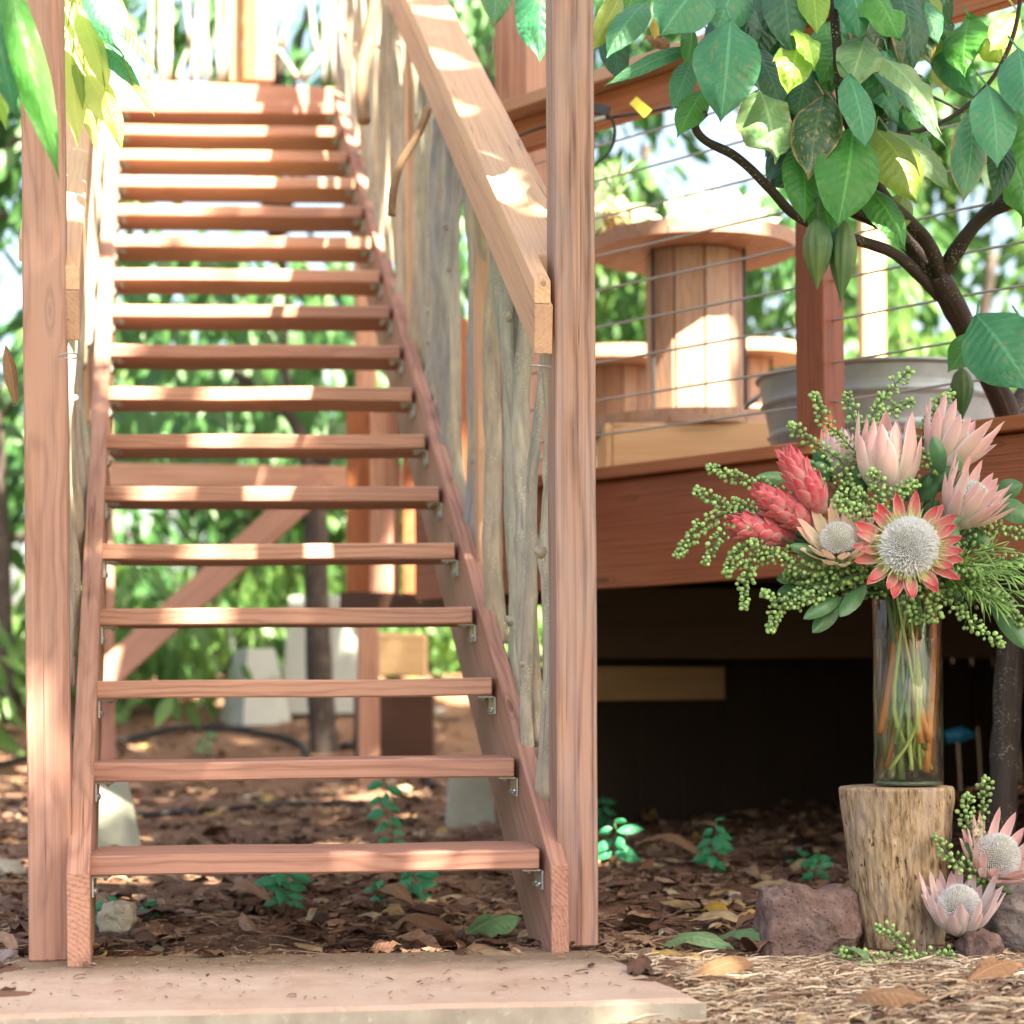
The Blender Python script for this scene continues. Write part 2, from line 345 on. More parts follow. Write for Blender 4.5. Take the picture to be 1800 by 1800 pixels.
M['bstem'] = simple('brown_stem', (0.55, 0.19, 0.05), 0.5, 0.4)
M['needle'] = simple('needle_leaf', (0.16, 0.29, 0.07), 0.45, 0.4, 0.4)
M['pod'] = (lambda t: (lambda g: (t.bump(t.noise(t.scale(g, (6, 60, 60)), 1.0, 4), 0.4, 0.003), t.fin(t.mix(t.ramp(t.noise(t.scale(g, (5, 20, 20)), 1.0, 4), [(0.35, 0.0), (0.68, 1.0)]), (0.018, 0.075, 0.022), (0.10, 0.13, 0.03)), 0.5, 0.4))[1])(t.gc()))(NT('cacao_pod'))
M['pineapple'] = (lambda t: (lambda v: (t.bump(v.outputs['Distance'], 0.8, 0.01), t.fin(t.ramp(v.outputs['Distance'], [(0.0, (0.14, 0.09, 0.04)), (0.35, (0.50, 0.32, 0.12)), (0.6, (0.20, 0.16, 0.07))]), 0.6))[1])(t.vor(t.obj(), 55.0)))(NT('pineapple_skin'))
M['seedleaf'] = leafmat('seedling_leaf', (0.02, 0.19, 0.075), (0.05, 0.30, 0.14), 0.2, veins=0.5, nv=6)
M['bouqleaf'] = leafmat('bouquet_leaf', (0.035, 0.12, 0.05), (0.12, 0.24, 0.10), 0.15, veins=0.08, rough=0.35, nv=6, bmp=0.08)

# ------------------------------------------------------------------ mesh builder
def tag(o, label=None, cat=None, group=None, kind=None):
    if label: o['label'] = label
    if cat: o['category'] = cat
    if group: o['group'] = group
    if kind: o['kind'] = kind
    return o
def empty(name, loc, label, cat, group=None):
    o = bpy.data.objects.new(name, None); COL.objects.link(o); o.location = loc; o.empty_display_size = 0.1
    return tag(o, label, cat, group)

class MB:
    def __init__(s): s.v = []; s.f = []; s.g = []
    def add(s, vs, fs, gs=None):
        n = len(s.v); s.v += [tuple(p) for p in vs]; s.f += [tuple(i + n for i in f) for f in fs]
        s.g += ([tuple(p) for p in gs] if gs is not None else [(0, 0, 0)] * len(vs)); return s
    def build(s, name, mat, parent=None, smooth=False, origin=None):
        me = bpy.data.meshes.new(name)
        if parent is not None: o0 = parent.matrix_world.translation if parent.parent is None else V(parent['_w'])
        elif origin is not None: o0 = V(origin)
        else:
            xs = s.v; n = max(1, len(xs)); o0 = V((sum(p[0] for p in xs) / n, sum(p[1] for p in xs) / n, min(p[2] for p in xs)))
        if parent is not None and parent.parent is None: o0 = V(parent.location)
        me.from_pydata([(p[0] - o0.x, p[1] - o0.y, p[2] - o0.z) for p in s.v], [], s.f)
        at = me.attributes.new('gc', 'FLOAT_VECTOR', 'POINT')
        flatl = [c for g in s.g for c in g]; at.data.foreach_set('vector', flatl)
        if smooth: me.polygons.foreach_set('use_smooth', [True] * len(me.polygons))
        me.materials.append(mat); me.update()
        o = bpy.data.objects.new(name, me); COL.objects.link(o)
        if parent is not None: o.parent = parent
        else: o.location = o0
        if parent is not None and parent.parent is not None:
            pass
        o['_w'] = tuple(o0)
        return o
    # board: a -> b long axis, w across 'side', t along 'up'
    def board(s, a, b, side, w_, t_, bev=0.003, nseg=None, warp=0.0012, goff=None):
        a = V(a); b = V(b); L = (b - a).length; ax = (b - a) / L
        side = V(side); side = (side - ax * side.dot(ax)).normalized(); up = side.cross(ax).normalized()
        if up.z < -0.2: up = -up
        hw = w_ / 2; ht = t_ / 2; c = bev
        sec = [(-hw + c, -ht), (hw - c, -ht), (hw, -ht + c), (hw, ht - c), (hw - c, ht), (-hw + c, ht), (-hw, ht - c), (-hw, -ht + c)]
        if nseg is None: nseg = max(2, min(30, int(L / 0.08)))
        if goff is None: goff = (random.random() * 9, random.uniform(-.02, .02), random.uniform(-.02, .02))
        st = [0, c] + [L * i / nseg for i in range(1, nseg)] + [L - c, L]
        vs = []; gs = []; sd = random.random() * 100
        for k, x in enumerate(st):
            sc = 1.0 if 0 < k < len(st) - 1 else 1 - c / min(hw, ht) * 0.8
            ox = noise.noise(V((x * 2.5, sd, 0))) * warp; oy = noise.noise(V((x * 2.5, sd, 7))) * warp
            for (y, z) in sec:
                vs.append(a + ax * x + side * (y * sc + ox) + up * (z * sc + oy)); gs.append((x + goff[0], y + goff[1], z + goff[2]))
        fs = []
        n = 8
        for k in range(len(st) - 1):
            for i in range(n):
                j = (i + 1) % n; fs.append((k * n + i, k * n + j, (k + 1) * n + j, (k + 1) * n + i))
        fs.append(tuple(range(n - 1, -1, -1))); fs.append(tuple((len(st) - 1) * n + i for i in range(n)))
        return s.add(vs, fs, gs)
    # prism: polygon in (U,V) plane from origin, thickness along W
    def prism(s, org, U, Vv, W, poly, t_):
        org = V(org); vs = []; gs = []
        goff = (random.random() * 9, random.uniform(-.02, .02), 0)
        for k in (0, t_):
            for (p, q) in poly:
                vs.append(org + U * p + Vv * q + W * k)
        return vs, poly
    def tube(s, pts, rad, n=10, rn=0.0, cap=True, g0=None, flatten=None):
        pts = [V(p) for p in pts]; m = len(pts)
        if not isinstance(rad, (list, tuple)): rad = [rad] * m
        if g0 is None: g0 = random.random() * 20
        L = 0; ref = V((0.13, 0.97, 0.2)); vs = []; gs = []; sd = random.random() * 50
        prevs = None
        for i, p in enumerate(pts):
            t = (pts[min(i + 1, m - 1)] - pts[max(i - 1, 0)]).normalized()
            if i: L += (p - pts[i - 1]).length
            if prevs is None:
                sdv = t.cross(ref if abs(t.dot(ref)) < 0.9 else V((1, 0, 0))).normalized()
            else: sdv = (prevs - t * prevs.dot(t)).normalized()
            prevs = sdv; bv = t.cross(sdv)
            for k in range(n):
                a = 2 * PI * k / n; r = rad[i]
                if rn: r *= 1 + rn * noise.noise(V((math.cos(a) * 1.2, math.sin(a) * 1.2, L * 14 + sd)))
                vs.append(p + (sdv * math.cos(a) + bv * math.sin(a)) * r); gs.append((L + g0, math.cos(a) * rad[i], math.sin(a) * rad[i]))
        fs = [(i * n + k, i * n + (k + 1) % n, (i + 1) * n + (k + 1) % n, (i + 1) * n + k) for i in range(m - 1) for k in range(n)]
        if cap: fs.append(tuple(range(n - 1, -1, -1))); fs.append(tuple((m - 1) * n + k for k in range(n)))
        return s.add(vs, fs, gs)
    def lathe(s, c, prof, n=48, ax=V((0, 0, 1))):
        c = V(c); vs = []; gs = []
        for (r, z) in prof:
            for k in range(n):
                a = 2 * PI * k / n; vs.append(c + V((r * math.cos(a), r * math.sin(a), z))); gs.append((z, r * math.cos(a), r * math.sin(a)))
        fs = [(i * n + k, i * n + (k + 1) % n, (i + 1) * n + (k + 1) % n, (i + 1) * n + k) for i in range(len(prof) - 1) for k in range(n)]
        if prof[0][0] > 1e-5: fs.append(tuple(range(n - 1, -1, -1)))
        if prof[-1][0] > 1e-5: fs.append(tuple((len(prof) - 1) * n + k for k in range(n)))
        return s.add(vs, fs, gs)
    PROF = [(0, .05), (.05, .28), (.12, .55), (.22, .82), (.35, .98), (.48, 1.0), (.6, .93), (.72, .75), (.82, .5), (.9, .24), (.95, .1), (1, .01)]
    BPR = [(0, .5), (.2, .78), (.42, 1.0), (.62, 1.0), (.78, .82), (.9, .5), (1, .03)]
    NARR = [(0, .35), (.15, .6), (.35, .9), (.55, 1.0), (.72, .85), (.86, .5), (.95, .2), (1, .02)]
    @staticmethod
    def pw(u, prof):
        for i in range(len(prof) - 1):
            if u <= prof[i + 1][0]:
                a, b = prof[i], prof[i + 1]; f = (u - a[0]) / (b[0] - a[0]); return a[1] + (b[1] - a[1]) * f
        return prof[-1][1]
    def leaf(s, base, tip, width, nrm, bend=0.12, fold=0.25, na=12, nc=4, rnd=None, wav=0.0, prof=None, petiole=0.0, thick=0):
        """blade from base to tip; nrm = rough facing; bend = arch of the midrib as a share of the length"""
        base = V(base); tip = V(tip); ax = tip - base; L = ax.length; ax /= L
        nrm = V(nrm); nrm = (nrm - ax * nrm.dot(ax))
        nrm = nrm.normalized() if nrm.length > 1e-4 else ax.orthogonal().normalized()
        sd = ax.cross(nrm).normalized(); prof = prof or MB.PROF
        if rnd is None: rnd = random.random()
        q = random.random() * 60; vs = []; gs = []
        for i in range(na + 1):
            u = i / na; wv = MB.pw(u, prof) * width / 2
            c = base + ax * (L * u) + nrm * (L * bend * math.sin(PI * u))
            for j in range(-nc, nc + 1):
                v = j / nc
                hgt = -fold * wv * (abs(v) ** 1.5)
                if wav: hgt += wav * width * abs(v) * noise.noise(V((u * 5, v * 1.5, q))) + wav * 0.25 * width * math.sin(u * 34 - abs(v) * 5) * abs(v) * (1 - abs(v) * .4) * 0.35
                vs.append(c + sd * (wv * v * (1 - 0.12 * fold)) + nrm * hgt); gs.append((u, v, rnd))
        k = 2 * nc + 1
        fs = [(i * k + j, i * k + j + 1, (i + 1) * k + j + 1, (i + 1) * k + j) for i in range(na) for j in range(k - 1)]
        s.add(vs, fs, gs)
        return s
    def sphere(s, c, r, n=6, m=4, rnd=None, el=1.0, ax=None):
        if rnd is None: rnd = random.random()
        c = V(c); q = ax.to_track_quat('Z', 'Y') if ax is not None else None
        vs = [V((0, 0, -r * el))]
        for i in range(1, m):
            th = PI * i / m
            for k in range(n):
                a = 2 * PI * k / n; vs.append(V((r * math.sin(th) * math.cos(a), r * math.sin(th) * math.sin(a), -r * el * math.cos(th))))
        vs.append(V((0, 0, r * el))); N = len(vs)
        fs = [(0, 1 + (k + 1) % n, 1 + k) for k in range(n)]
        for i in range(m - 2):
            for k in range(n):
                a0 = 1 + i * n + k; a1 = 1 + i * n + (k + 1) % n; fs.append((a0, a1, a1 + n, a0 + n))
        fs += [(N - 1, 1 + (m - 2) * n + k, 1 + (m - 2) * n + (k + 1) % n) for k in range(n)]
        if q: vs = [q @ p for p in vs]
        return s.add([c + p for p in vs], fs, [(p.z, p.x, rnd) for p in vs])
    def polyprism(s, pts, W, t_, gcf):
        """closed outline pts (world), extruded by W*t_; gcf(world)->gc"""
        W = V(W); n = len(pts); vs = [V(p) for p in pts] + [V(p) + W * t_ for p in pts]
        fs = [tuple(range(n - 1, -1, -1)), tuple(range(n, 2 * n))] + [(i, (i + 1) % n, n + (i + 1) % n, n + i) for i in range(n)]
        return s.add(vs, fs, [gcf(p) for p in vs])
    def spline(pts, n=6):
        pts = [V(p) for p in pts]; out = []
        for i in range(len(pts) - 1):
            p0 = pts[max(i - 1, 0)]; p1 = pts[i]; p2 = pts[i + 1]; p3 = pts[min(i + 2, len(pts) - 1)]
            for k in range(n):
                t = k / n
                out.append(0.5 * ((2 * p1) + (p2 - p0) * t + (2 * p0 - 5 * p1 + 4 * p2 - p3) * t * t + (3 * p1 - p0 - 3 * p2 + p3) * t ** 3))
        out.append(pts[-1]); return out
spline = MB.spline
def lerp(a, b, t): return a + (b - a) * t

# ------------------------------------------------------------------ ground
def gh(x, y):
    h = 0.0
    h -= 0.02 * max(0, min(1, (0.2 - x) / 0.4))
    if y < 3.45: h -= 0.05 * min(1, (3.45 - y) / 0.25) * max(0, min(1, (1.2 - x) / 1.0))
    if y > 4.6: h += 0.03 * (min(y, 12) - 4.6)
    if y > 8.5: h += 0.035 * (min(y, 12) - 8.5) ** 2
    h += 0.012 * noise.noise(V((x * 2.2, y * 2.2, 3))) + 0.006 * noise.noise(V((x * 7, y * 7, 1)))
    if y > 20: h = h
    return h
def Gp(px, py):
    z = 2.8
    while z < 16:
        p = P(px, py, z)
        if p.z <= gh(p.x, p.y): break
        z += 0.01
    return P(px, py, z)
xs = [-80, -40, -20, -10, -6, -4] + [-3 + i * 0.06 for i in range(101)] + [4, 6, 10, 20, 40, 80]
ys = [-60, -20, -8, -3, 0, 1.5, 2.4] + [2.6 + i * 0.06 for i in range(130)] + [10.8 + i * 0.4 for i in range(16)] + [20, 30, 60, 120]
mb = MB(); vs = [(x, y, gh(x, y)) for y in ys for x in xs]; nx = len(xs)
mb.add(vs, [(j * nx + i, j * nx + i + 1, (j + 1) * nx + i + 1, (j + 1) * nx + i) for j in range(len(ys) - 1) for i in range(nx - 1)])
tag(mb.build('ground', M['soil'], smooth=True, origin=(0, 0, 0)), kind='structure')

# concrete pad
pc = [P(20, 1690, 3.97), P(-95, 1806, 3.22), P(1240, 1751, 3.27), P(1052, 1660, 3.93)]
def padz(x, y): return 0.0 + 0.010 * max(0, min(1, (x + 0.9) / 1.1))
mb = MB(); N1, N2 = 60, 36; top = []
c0 = [V((p.x, p.y, 0)) for p in (pc[1], pc[2], pc[3], pc[0])]
for j in range(N2 + 1):
    for i in range(N1 + 1):
        u = i / N1; v = j / N2; p = c0[0].lerp(c0[1], u).lerp(c0[3].lerp(c0[2], u), v)
        ed = min(u, 1 - u, v, 1 - v)
        z = padz(p.x, p.y) + 0.0015 * noise.noise(V((p.x * 9, p.y * 9, 0))) - (0.006 if ed == 0 else 0)
        if ed == 0: p = p + V((noise.noise(V((p.x * 14, p.y * 14, 5))) * .006, noise.noise(V((p.x * 14, p.y * 14, 9))) * .006, 0))
        top.append((p.x, p.y, z))
fs = [(j * (N1 + 1) + i, j * (N1 + 1) + i + 1, (j + 1) * (N1 + 1) + i + 1, (j + 1) * (N1 + 1) + i) for j in range(N2) for i in range(N1)]
ring = [i for i in range(N1 + 1)] + [j * (N1 + 1) + N1 for j in range(1, N2 + 1)] + [N2 * (N1 + 1) + i for i in range(N1 - 1, -1, -1)] + [j * (N1 + 1) for j in range(N2 - 1, 0, -1)]
nb = len(top); top += [(top[i][0], top[i][1], -0.14) for i in ring]
fs += [(ring[k], nb + k, nb + (k + 1) % len(ring), ring[(k + 1) % len(ring)]) for k in range(len(ring))]
mb.add(top, fs)
o = mb.build('concrete_pad', M['concrete'], origin=(c0[0].x, c0[0].y, 0)); tag(o, 'pinkish stained concrete slab on the ground at the foot of the stairs', 'slab')

# ------------------------------------------------------------------ staircase
AX = V((-0.18, 1, 0)); RISE, RUN = 0.173, 0.269; SL = RISE / RUN
LAT = V((1, 0.18, 0)).normalized()
stair = empty('staircase', (-0.38, 3.9, 0), 'open-riser reddish wooden staircase climbing from the concrete slab to the landing', 'staircase')
def stringer(X0, z0, thick, sgn):
    def pt(dz, Z): return V((X0 + AX.x * dz, z0 + dz, Z))
    end = 8.42 - z0; prof = []
    n = 24
    prof += [(0, 0.0), (0, 0.182)] + [(end * i / n, 0.182 + SL * end * i / n + 0.0015 * noise.noise(V((i, X0, 0)))) for i in range(1, n + 1)]
    prof += [(end, 0.182 + SL * end - 0.33)] + [(0.228 + (end - 0.228) * (n - i) / n, SL * ((end - 0.228) * (n - i) / n)) for i in range(1, n + 1)]
    pts = [pt(a, b) for a, b in prof]
    d = V((1, 0, SL)).normalized(); go = random.random() * 9
    def gcf(p):
        a = p.y - z0; b = p.z
        return (a * d.x + b * d.z + go, (b * d.x - a * d.z), (p - pts[0]).dot(LAT))
    m_ = MB(); m_.polyprism(pts, LAT * sgn, thick, gcf)
    o = m_.build('stringer', M['wood'], stair)
    bv = o.modifiers.new('bevel', 'BEVEL'); bv.width = 0.002; bv.segments = 1; bv.limit_method = 'ANGLE'
    return o
stringer(-0.816, 3.80, 0.044, -1); stringer(0.073, 3.88, 0.036, 1)
for k in range(17):
    l = V((-0.829 - 0.0484 * k, 3.86 + RUN * k, 0.2085 + RISE * k)); r = V((0.066 - 0.0484 * k, 3.928 + RUN * k, 0.2085 + RISE * k))
    dep = 0.238; d = AX.normalized(); tt = 0.040
    off = d * (dep / 2) - V((0, 0, tt / 2))
    if k == 0: mt = M['wood']
    t_ = MB().board(l + off, r + off, V((0, 1, 0)), dep, tt, 0.0035, nseg=16, warp=0.004).build('tread', M['wood'], stair)
    t_['_w'] = tuple(stair.location)
    for e, sgn in ((l, 1), (r, -1)):
        b = MB(); lat = (r - l).normalized()
        p0 = e + lat * sgn * 0.005 + d * 0.055 + V((0, 0, -tt - 0.003))
        q = lat * sgn
        b.board(p0 + q * 0.0, p0 + q * 0.036, d, 0.075, 0.004, 0.0005, nseg=2, warp=0)
        b.board(p0 + V((0, 0, 0)), p0 + V((0, 0, -0.04)), d, 0.075, 0.004, 0.0005, nseg=2, warp=0)
        for i in range(4):
            b.sphere(p0 + q * 0.005 + d * (-0.028 + 0.018 * i) + V((0, 0, -0.028 - 0.005 * (i % 2))), 0.0045, 6, 4)
            b.sphere(p0 + q * 0.025 + d * (-0.028 + 0.018 * i) + V((0, 0, -0.004)), 0.0045, 6, 4)
        b.build('bracket', M['steel'], t_)

# ------------------------------------------------------------------ stair railings
def rail_side(name, label, Xin, z0, sgn, post_c, post_mat, cap_w, ztop, postlean=0):
    """Xin: inner face of the rail at z0; sgn +1 = the rail lies to the right of the stair"""
    R = empty(name, (post_c[0], post_c[1], 0.0), label, 'railing', 'stair railings')
    slope = V((AX.x, 1, SL)); out = LAT * sgn
    upn = (V((0, 0, 1)) - slope.normalized() * slope.normalized().z).normalized()
    def at(dz, o_, h): return V((Xin, z0, ztop)) + slope * dz + out * o_ + V((0, 0, h))
    end = 8.5 - z0
    # main post
    pw = 0.083
    a = V((post_c[0], post_c[1], 0.0 if sgn < 0 else 0.011)); b = V((post_c[0] + postlean, post_c[1], 3.6))
    po = MB().board(a, b, LAT, pw, pw, 0.0035, nseg=40, warp=0.003, goff=(3.3, 0.0, 0.01)).build('post', post_mat, R)
    # cap, notched round the post
    th = 0.040
    pl = [(-0.0, 0.0), (-0.0, 0.034), (0.125, 0.034), (0.125, cap_w), (end, cap_w), (end, 0.0)]
    def gcf(p): return ((p - at(0, 0, 0)).dot(slope.normalized()), (p - at(0, 0, 0)).dot(out), (p - at(0, 0, 0)).dot(upn))
    pts = [at(p, q, -0.047) for p, q in pl]
    m_ = MB(); m_.polyprism(pts, V((0, 0, 1)), 0.047, gcf)
    o = m_.build('rail_cap', M['railwood'], R); bv = o.modifiers.new('bevel', 'BEVEL'); bv.width = 0.003; bv.segments = 2; bv.limit_method = 'ANGLE'
    pts = [at(0.0, 0.001, -0.048), at(0.0, 0.001, -0.142), at(end, 0.001, -0.155), at(end, 0.001, -0.048)]
    pts[1] = at(0.012, 0.001, -0.152)
    m_ = MB(); m_.polyprism(pts, out, 0.037, lambda p: ((p - at(0, 0, 0)).dot(slope.normalized()), (p - at(0, 0, 0)).dot(upn), (p - at(0, 0, 0)).dot(out)))
    o = m_.build('handrail', M['railwood'], R); bv = o.modifiers.new('bevel', 'BEVEL'); bv.width = 0.002; bv.segments = 1; bv.limit_method = 'ANGLE'
    # intermediate posts
    for dz in (1.05, 2.35, 3.65):
        p = at(dz, 0.037 + 0.048, 0)
        MB().board(V((p.x, p.y, p.z - 1.5)), V((p.x, p.y, p.z - 0.055)), LAT, 0.06, 0.06, 0.003, warp=0.001).build('baluster', M['railwood'], R)
    # natural sticks
    dz = 0.17; i = 0
    rr = random.Random(11 if sgn > 0 else 23)
    spec = {0: (0.029, 0), 1: (0.013, 0.01), 2: (0.023, 0), 3: (0.020, 0.008), 4: (0.024, 0)} if sgn > 0 else {0: (0.019, 0), 1: (0.022, 0.01)}
    while dz < end - 0.05:
        r_, eo = spec.get(i, (rr.choice([0.012, 0.016, 0.019, 0.022, 0.027]), rr.uniform(0, 0.035)))
        tp = at(dz + rr.uniform(-.04, .04), 0.04 + r_ + eo, -0.05)
        bt = at(dz + rr.uniform(-.05, .05), 0.045 + r_ + rr.uniform(0, .012), 0)
        zb = 0.182 + SL * (bt.y - 3.8) - rr.uniform(0.1, 0.2)
        if i == 0: zb = 0.30
        zb = max(zb, 0.03)
        n = 12; pts = []; A1 = rr.uniform(.006, .018); ph = rr.uniform(0, 6); A2 = rr.uniform(.012, .035)
        for k in range(n + 1):
            f = k / n; p = V((lerp(bt.x, tp.x, f), lerp(bt.y, tp.y, f), lerp(zb, tp.z, f)))
            p += LAT * (A1 * math.sin(f * 5 + ph) + .006 * math.sin(f * 13 + ph)) + V((0, 1, 0)) * (A2 * math.sin(f * 4 + ph * 2) + .010 * math.sin(f * 11 + ph * 3)); pts.append(p)
        pts = spline(pts, 3); m = len(pts); rads = []
        kn = [rr.random() for _ in range(3)]
        for k in range(m):
            f = k / (m - 1); q = r_ * lerp(1.12, 0.78, f)
            for c in kn: q *= 1 + 0.22 * math.exp(-((f - c) / 0.012) ** 2)
            rads.append(q)
        b = MB(); b.tube(pts, rads, 12, 0.16)
        for c in kn:                                            # cut-off twig stubs
            k = int(c * (m - 1)); a_ = rr.uniform(0, 6.28); dr = V((math.cos(a_), math.sin(a_), 0.5)).normalized()
            if rr.random() < 0.75: b.tube([pts[k], pts[k] + dr * (r_ * 1.25), pts[k] + dr * (r_ * 1.7)], [r_ * .6, r_ * .45, r_ * .32], 8, 0.1)
        if i % 6 == 3 and r_ > .012:                           # forked stick
            k0 = int(m * 0.55); fk = []
            for k in range(k0, m, 3): fk.append(pts[k] + AX.normalized() * (0.10 * ((k - k0) / (m - k0)) ** 0.6) + V((0, 0, 0)))
            if len(fk) > 2: b.tube(fk, [r_ * lerp(.8, .5, j / len(fk)) for j in range(len(fk))], 10, 0.12)
        b.build('stick', M['stick'], R, smooth=True)
        dz += rr.uniform(0.095, 0.175) if sgn > 0 else rr.uniform(0.1, 0.15); i += 1
    # wire hook
    hk = at(0.02, 0.0, -0.19)
    return R, at
RR, at_r = rail_side('stair_railing', 'right-hand stair railing of grey upright sticks under a pinkish sloping handrail', 0.050, 3.885, 1, (0.121, 3.99), M['oldpost'], 0.125, 1.333, 0.014)
LR, at_l = rail_side('stair_railing', 'left-hand stair railing behind the tall pale post, partly covered by yellow-green leaves', -0.847, 3.90, -1, (-0.921, 3.925), M['post'], 0.125, 1.37)
# curved brown branch woven into the right railing
b = MB(); b.tube(spline([P(752, 192, 5.15), P(735, 235, 5.12), P(706, 285, 5.1), P(692, 330, 5.08), P(688, 380, 5.1)], 5), [0.011] * 21, 10, 0.1)
b.build('branch', M['brownstick'], RR, smooth=True)
b = MB(); b.tube(spline([P(660, -20, 5.9), P(650, 60, 5.9), P(636, 130, 5.88), P(640, 215, 5.85)], 5), [0.020] * 16, 10, 0.1)
b.build('branch', M['brownstick'], RR, smooth=True)
def loop(parent, pts, r=0.0018):
    MB().tube(spline([P(*p) for p in pts], 5), r, 6).build('wire_hook', M['steel'], parent, smooth=True)
loop(RR, [(934, 643, 3.86), (950, 643, 3.84), (968, 645, 3.93)], 0.0022)
loop(LR, [(104, 626, 3.86), (118, 621, 3.84), (134, 622, 3.85), (136, 628, 3.86), (122, 631, 3.85), (110, 627, 3.86)], 0.0018)

# ------------------------------------------------------------------ upper landing
land = empty('landing', (-1.2, 8.5, 0.1), 'upper wooden landing at the head of the stairs with its supports and brace', 'landing')
def bd(parent, name, a, b, side, w_, t_, mat, **k): return MB().board(a, b, side, w_, t_, **k).build(name, M[mat], parent)
ZL = 0.2085 + RISE * 17
lf = V((-1.80, 8.42, ZL - 0.13)); rf = V((-0.62, 8.60, ZL - 0.13))
bd(land, 'fascia_board', lf, rf, V((0, 1, 0)), 0.04, 0.255, 'wood')
for i in range(9):
    o_ = V((-0.18, 1, 0)).normalized() * (0.03 + 0.14 * i + 0.07)
    bd(land, 'deck_board', lf + o_ + V((0, 0, 0.117)), rf + o_ + V((0, 0, 0.117)), V((0, 1, 0)), 0.134, 0.03, 'wood')
# supports below
bd(land, 'support_post', V((-1.78, 8.62, 0.02)), V((-1.78, 8.62, ZL - .03)), LAT, 0.09, 0.09, 'wood')
bd(land, 'support_post', V((-0.64, 8.8, 0.02)), V((-0.64, 8.8, ZL - .03)), LAT, 0.09, 0.09, 'wood')
bd(land, 'brace', P(160, 1212, 8.5), P(572, 838, 8.66), V((0, 1, 0)), 0.04, 0.125, 'wood')
bd(land, 'cross_beam', P(150, 834, 8.56), P(735, 843, 8.72), V((0, 1, 0)), 0.04, 0.10, 'wood')
# landing back railing of sticks
LB = empty('landing_railing', tuple(V((-1.3, 9.75, ZL))), 'blurred stick railing with reddish posts at the far side of the upper landing', 'railing')
sticks = [(283, 140, 284, -80, 11), (296, 140, 300, -80, 9), (334, 70, 318, -80, 9), (310, 137, 336, 70, 7), (336, 140, 360, -80, 12), (353, 140, 366, -80, 9),
          (385, 140, 384, -80, 9), (392, 140, 408, -80, 11), (368, 140, 352, -60, 8), (530, 137, 605, 36, 20), (490, 80, 530, -40, 9),
          (488, 84, 525, 140, 10), (556, 92, 538, -50, 10), (588, 140, 580, -80, 13), (570, 140, 571, -70, 8), (262, 140, 268, -80, 10)]
for (x1, y1, x2, y2, ww) in sticks:
    a = P(x1, y1 + 3, 9.72); c = P(x2, y2, 9.75); pts = [a.lerp(c, t / 6) + V((noise.noise(V((t, x1, 0))) * .015, 0, 0)) for t in range(7)]
    MB().tube(pts, px2m(ww / 2, 9.7), 8, 0.15).build('stick', M['stick'], LB, smooth=True)
bd(LB, 'post', P(438, 145, 9.70), P(440, -120, 9.70), LAT, 0.055, 0.09, 'fascia')
bd(LB, 'post', P(464, 145, 9.72), P(466, -120, 9.72), LAT, 0.09, 0.09, 'wood')
bd(LB, 'post', P(415, 145, 9.76), P(416, -120, 9.76), LAT, 0.06, 0.04, 'ply')
bd(LB, 'rail_cap', P(200, -100, 9.72), P(640, -100, 9.8), V((0, 1, 0)), 0.12, 0.04, 'railwood')

# screen of vertical boards beside / below the stairs
SC = empty('board_screen', tuple(P(720, 1080, 7.6)), 'row of upright reddish boards behind the right side of the stairs', 'wall')
for (x, y1, y2, ww, mt, z) in ((630, 700, 1065, 42, 'fascia', 7.7), (680, 690, 1070, 46, 'wood', 7.6), (726, 600, 1072, 36, 'fascia', 7.55), (768, 560, 1072, 44, 'wood', 7.5), (806, 560, 1076, 30, 'fascia', 7.45)):
    bd(SC, 'board', P(x, y2, z), P(x, y1, z), LAT, px2m(ww, z), 0.03, mt)
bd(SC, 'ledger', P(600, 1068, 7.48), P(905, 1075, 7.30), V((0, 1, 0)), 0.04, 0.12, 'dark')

# ------------------------------------------------------------------ deck and cable railing
A0 = V((0.229, 5.60, 0)); D = V((0.954, -1.04, 0)).normalized(); Nn = V((-D.y, D.x, 0)); Nn = Nn if Nn.y > 0 else -Nn
ZD = 1.145
def dk(t, n=0.0, z=0.0): return A0 + D * t + Nn * n + V((0, 0, z))
deck = empty('deck', tuple(dk(0.5, 1.0, 0.05)), 'raised reddish wooden deck with a wide fascia board to the right of the stairs', 'deck')
bd(deck, 'fascia_board', dk(-0.76, 0, ZD - 0.035 - 0.152), dk(2.7, 0, ZD - 0.035 - 0.152), Nn, 0.04, 0.30, 'fascia', nseg=28, warp=0.006)
for i in range(26):
    n0 = -0.055 + 0.145 * i + 0.07
    bd(deck, 'deck_board', dk(-0.74 + 0.04 * i * 0, n0, ZD - 0.017), dk(2.7, n0, ZD - 0.017), Nn, 0.139, 0.034, 'fascia' if i else 'fascia', nseg=6)
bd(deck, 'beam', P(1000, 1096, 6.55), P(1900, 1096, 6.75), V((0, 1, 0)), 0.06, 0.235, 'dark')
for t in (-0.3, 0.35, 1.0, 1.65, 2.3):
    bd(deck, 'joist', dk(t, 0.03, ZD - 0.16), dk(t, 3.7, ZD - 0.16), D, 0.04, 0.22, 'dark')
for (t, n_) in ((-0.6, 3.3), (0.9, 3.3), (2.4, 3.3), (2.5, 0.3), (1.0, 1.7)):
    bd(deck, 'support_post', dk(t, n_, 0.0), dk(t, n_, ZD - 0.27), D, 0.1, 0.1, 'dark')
for i in range(34):       # boards added as near-black shade at the back below the deck
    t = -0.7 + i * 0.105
    bd(deck, 'skirt_shade_board', dk(t, 3.7, 0.02), dk(t, 3.7, ZD - 0.05), D, 0.107, 0.02, 'vdark', nseg=2)
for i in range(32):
    bd(deck, 'skirt_shade_board', dk(2.68, 0.5 + i * 0.1, 0.0), dk(2.68, 0.5 + i * 0.1, ZD - .05), Nn, 0.102, 0.02, 'vdark', nseg=2)
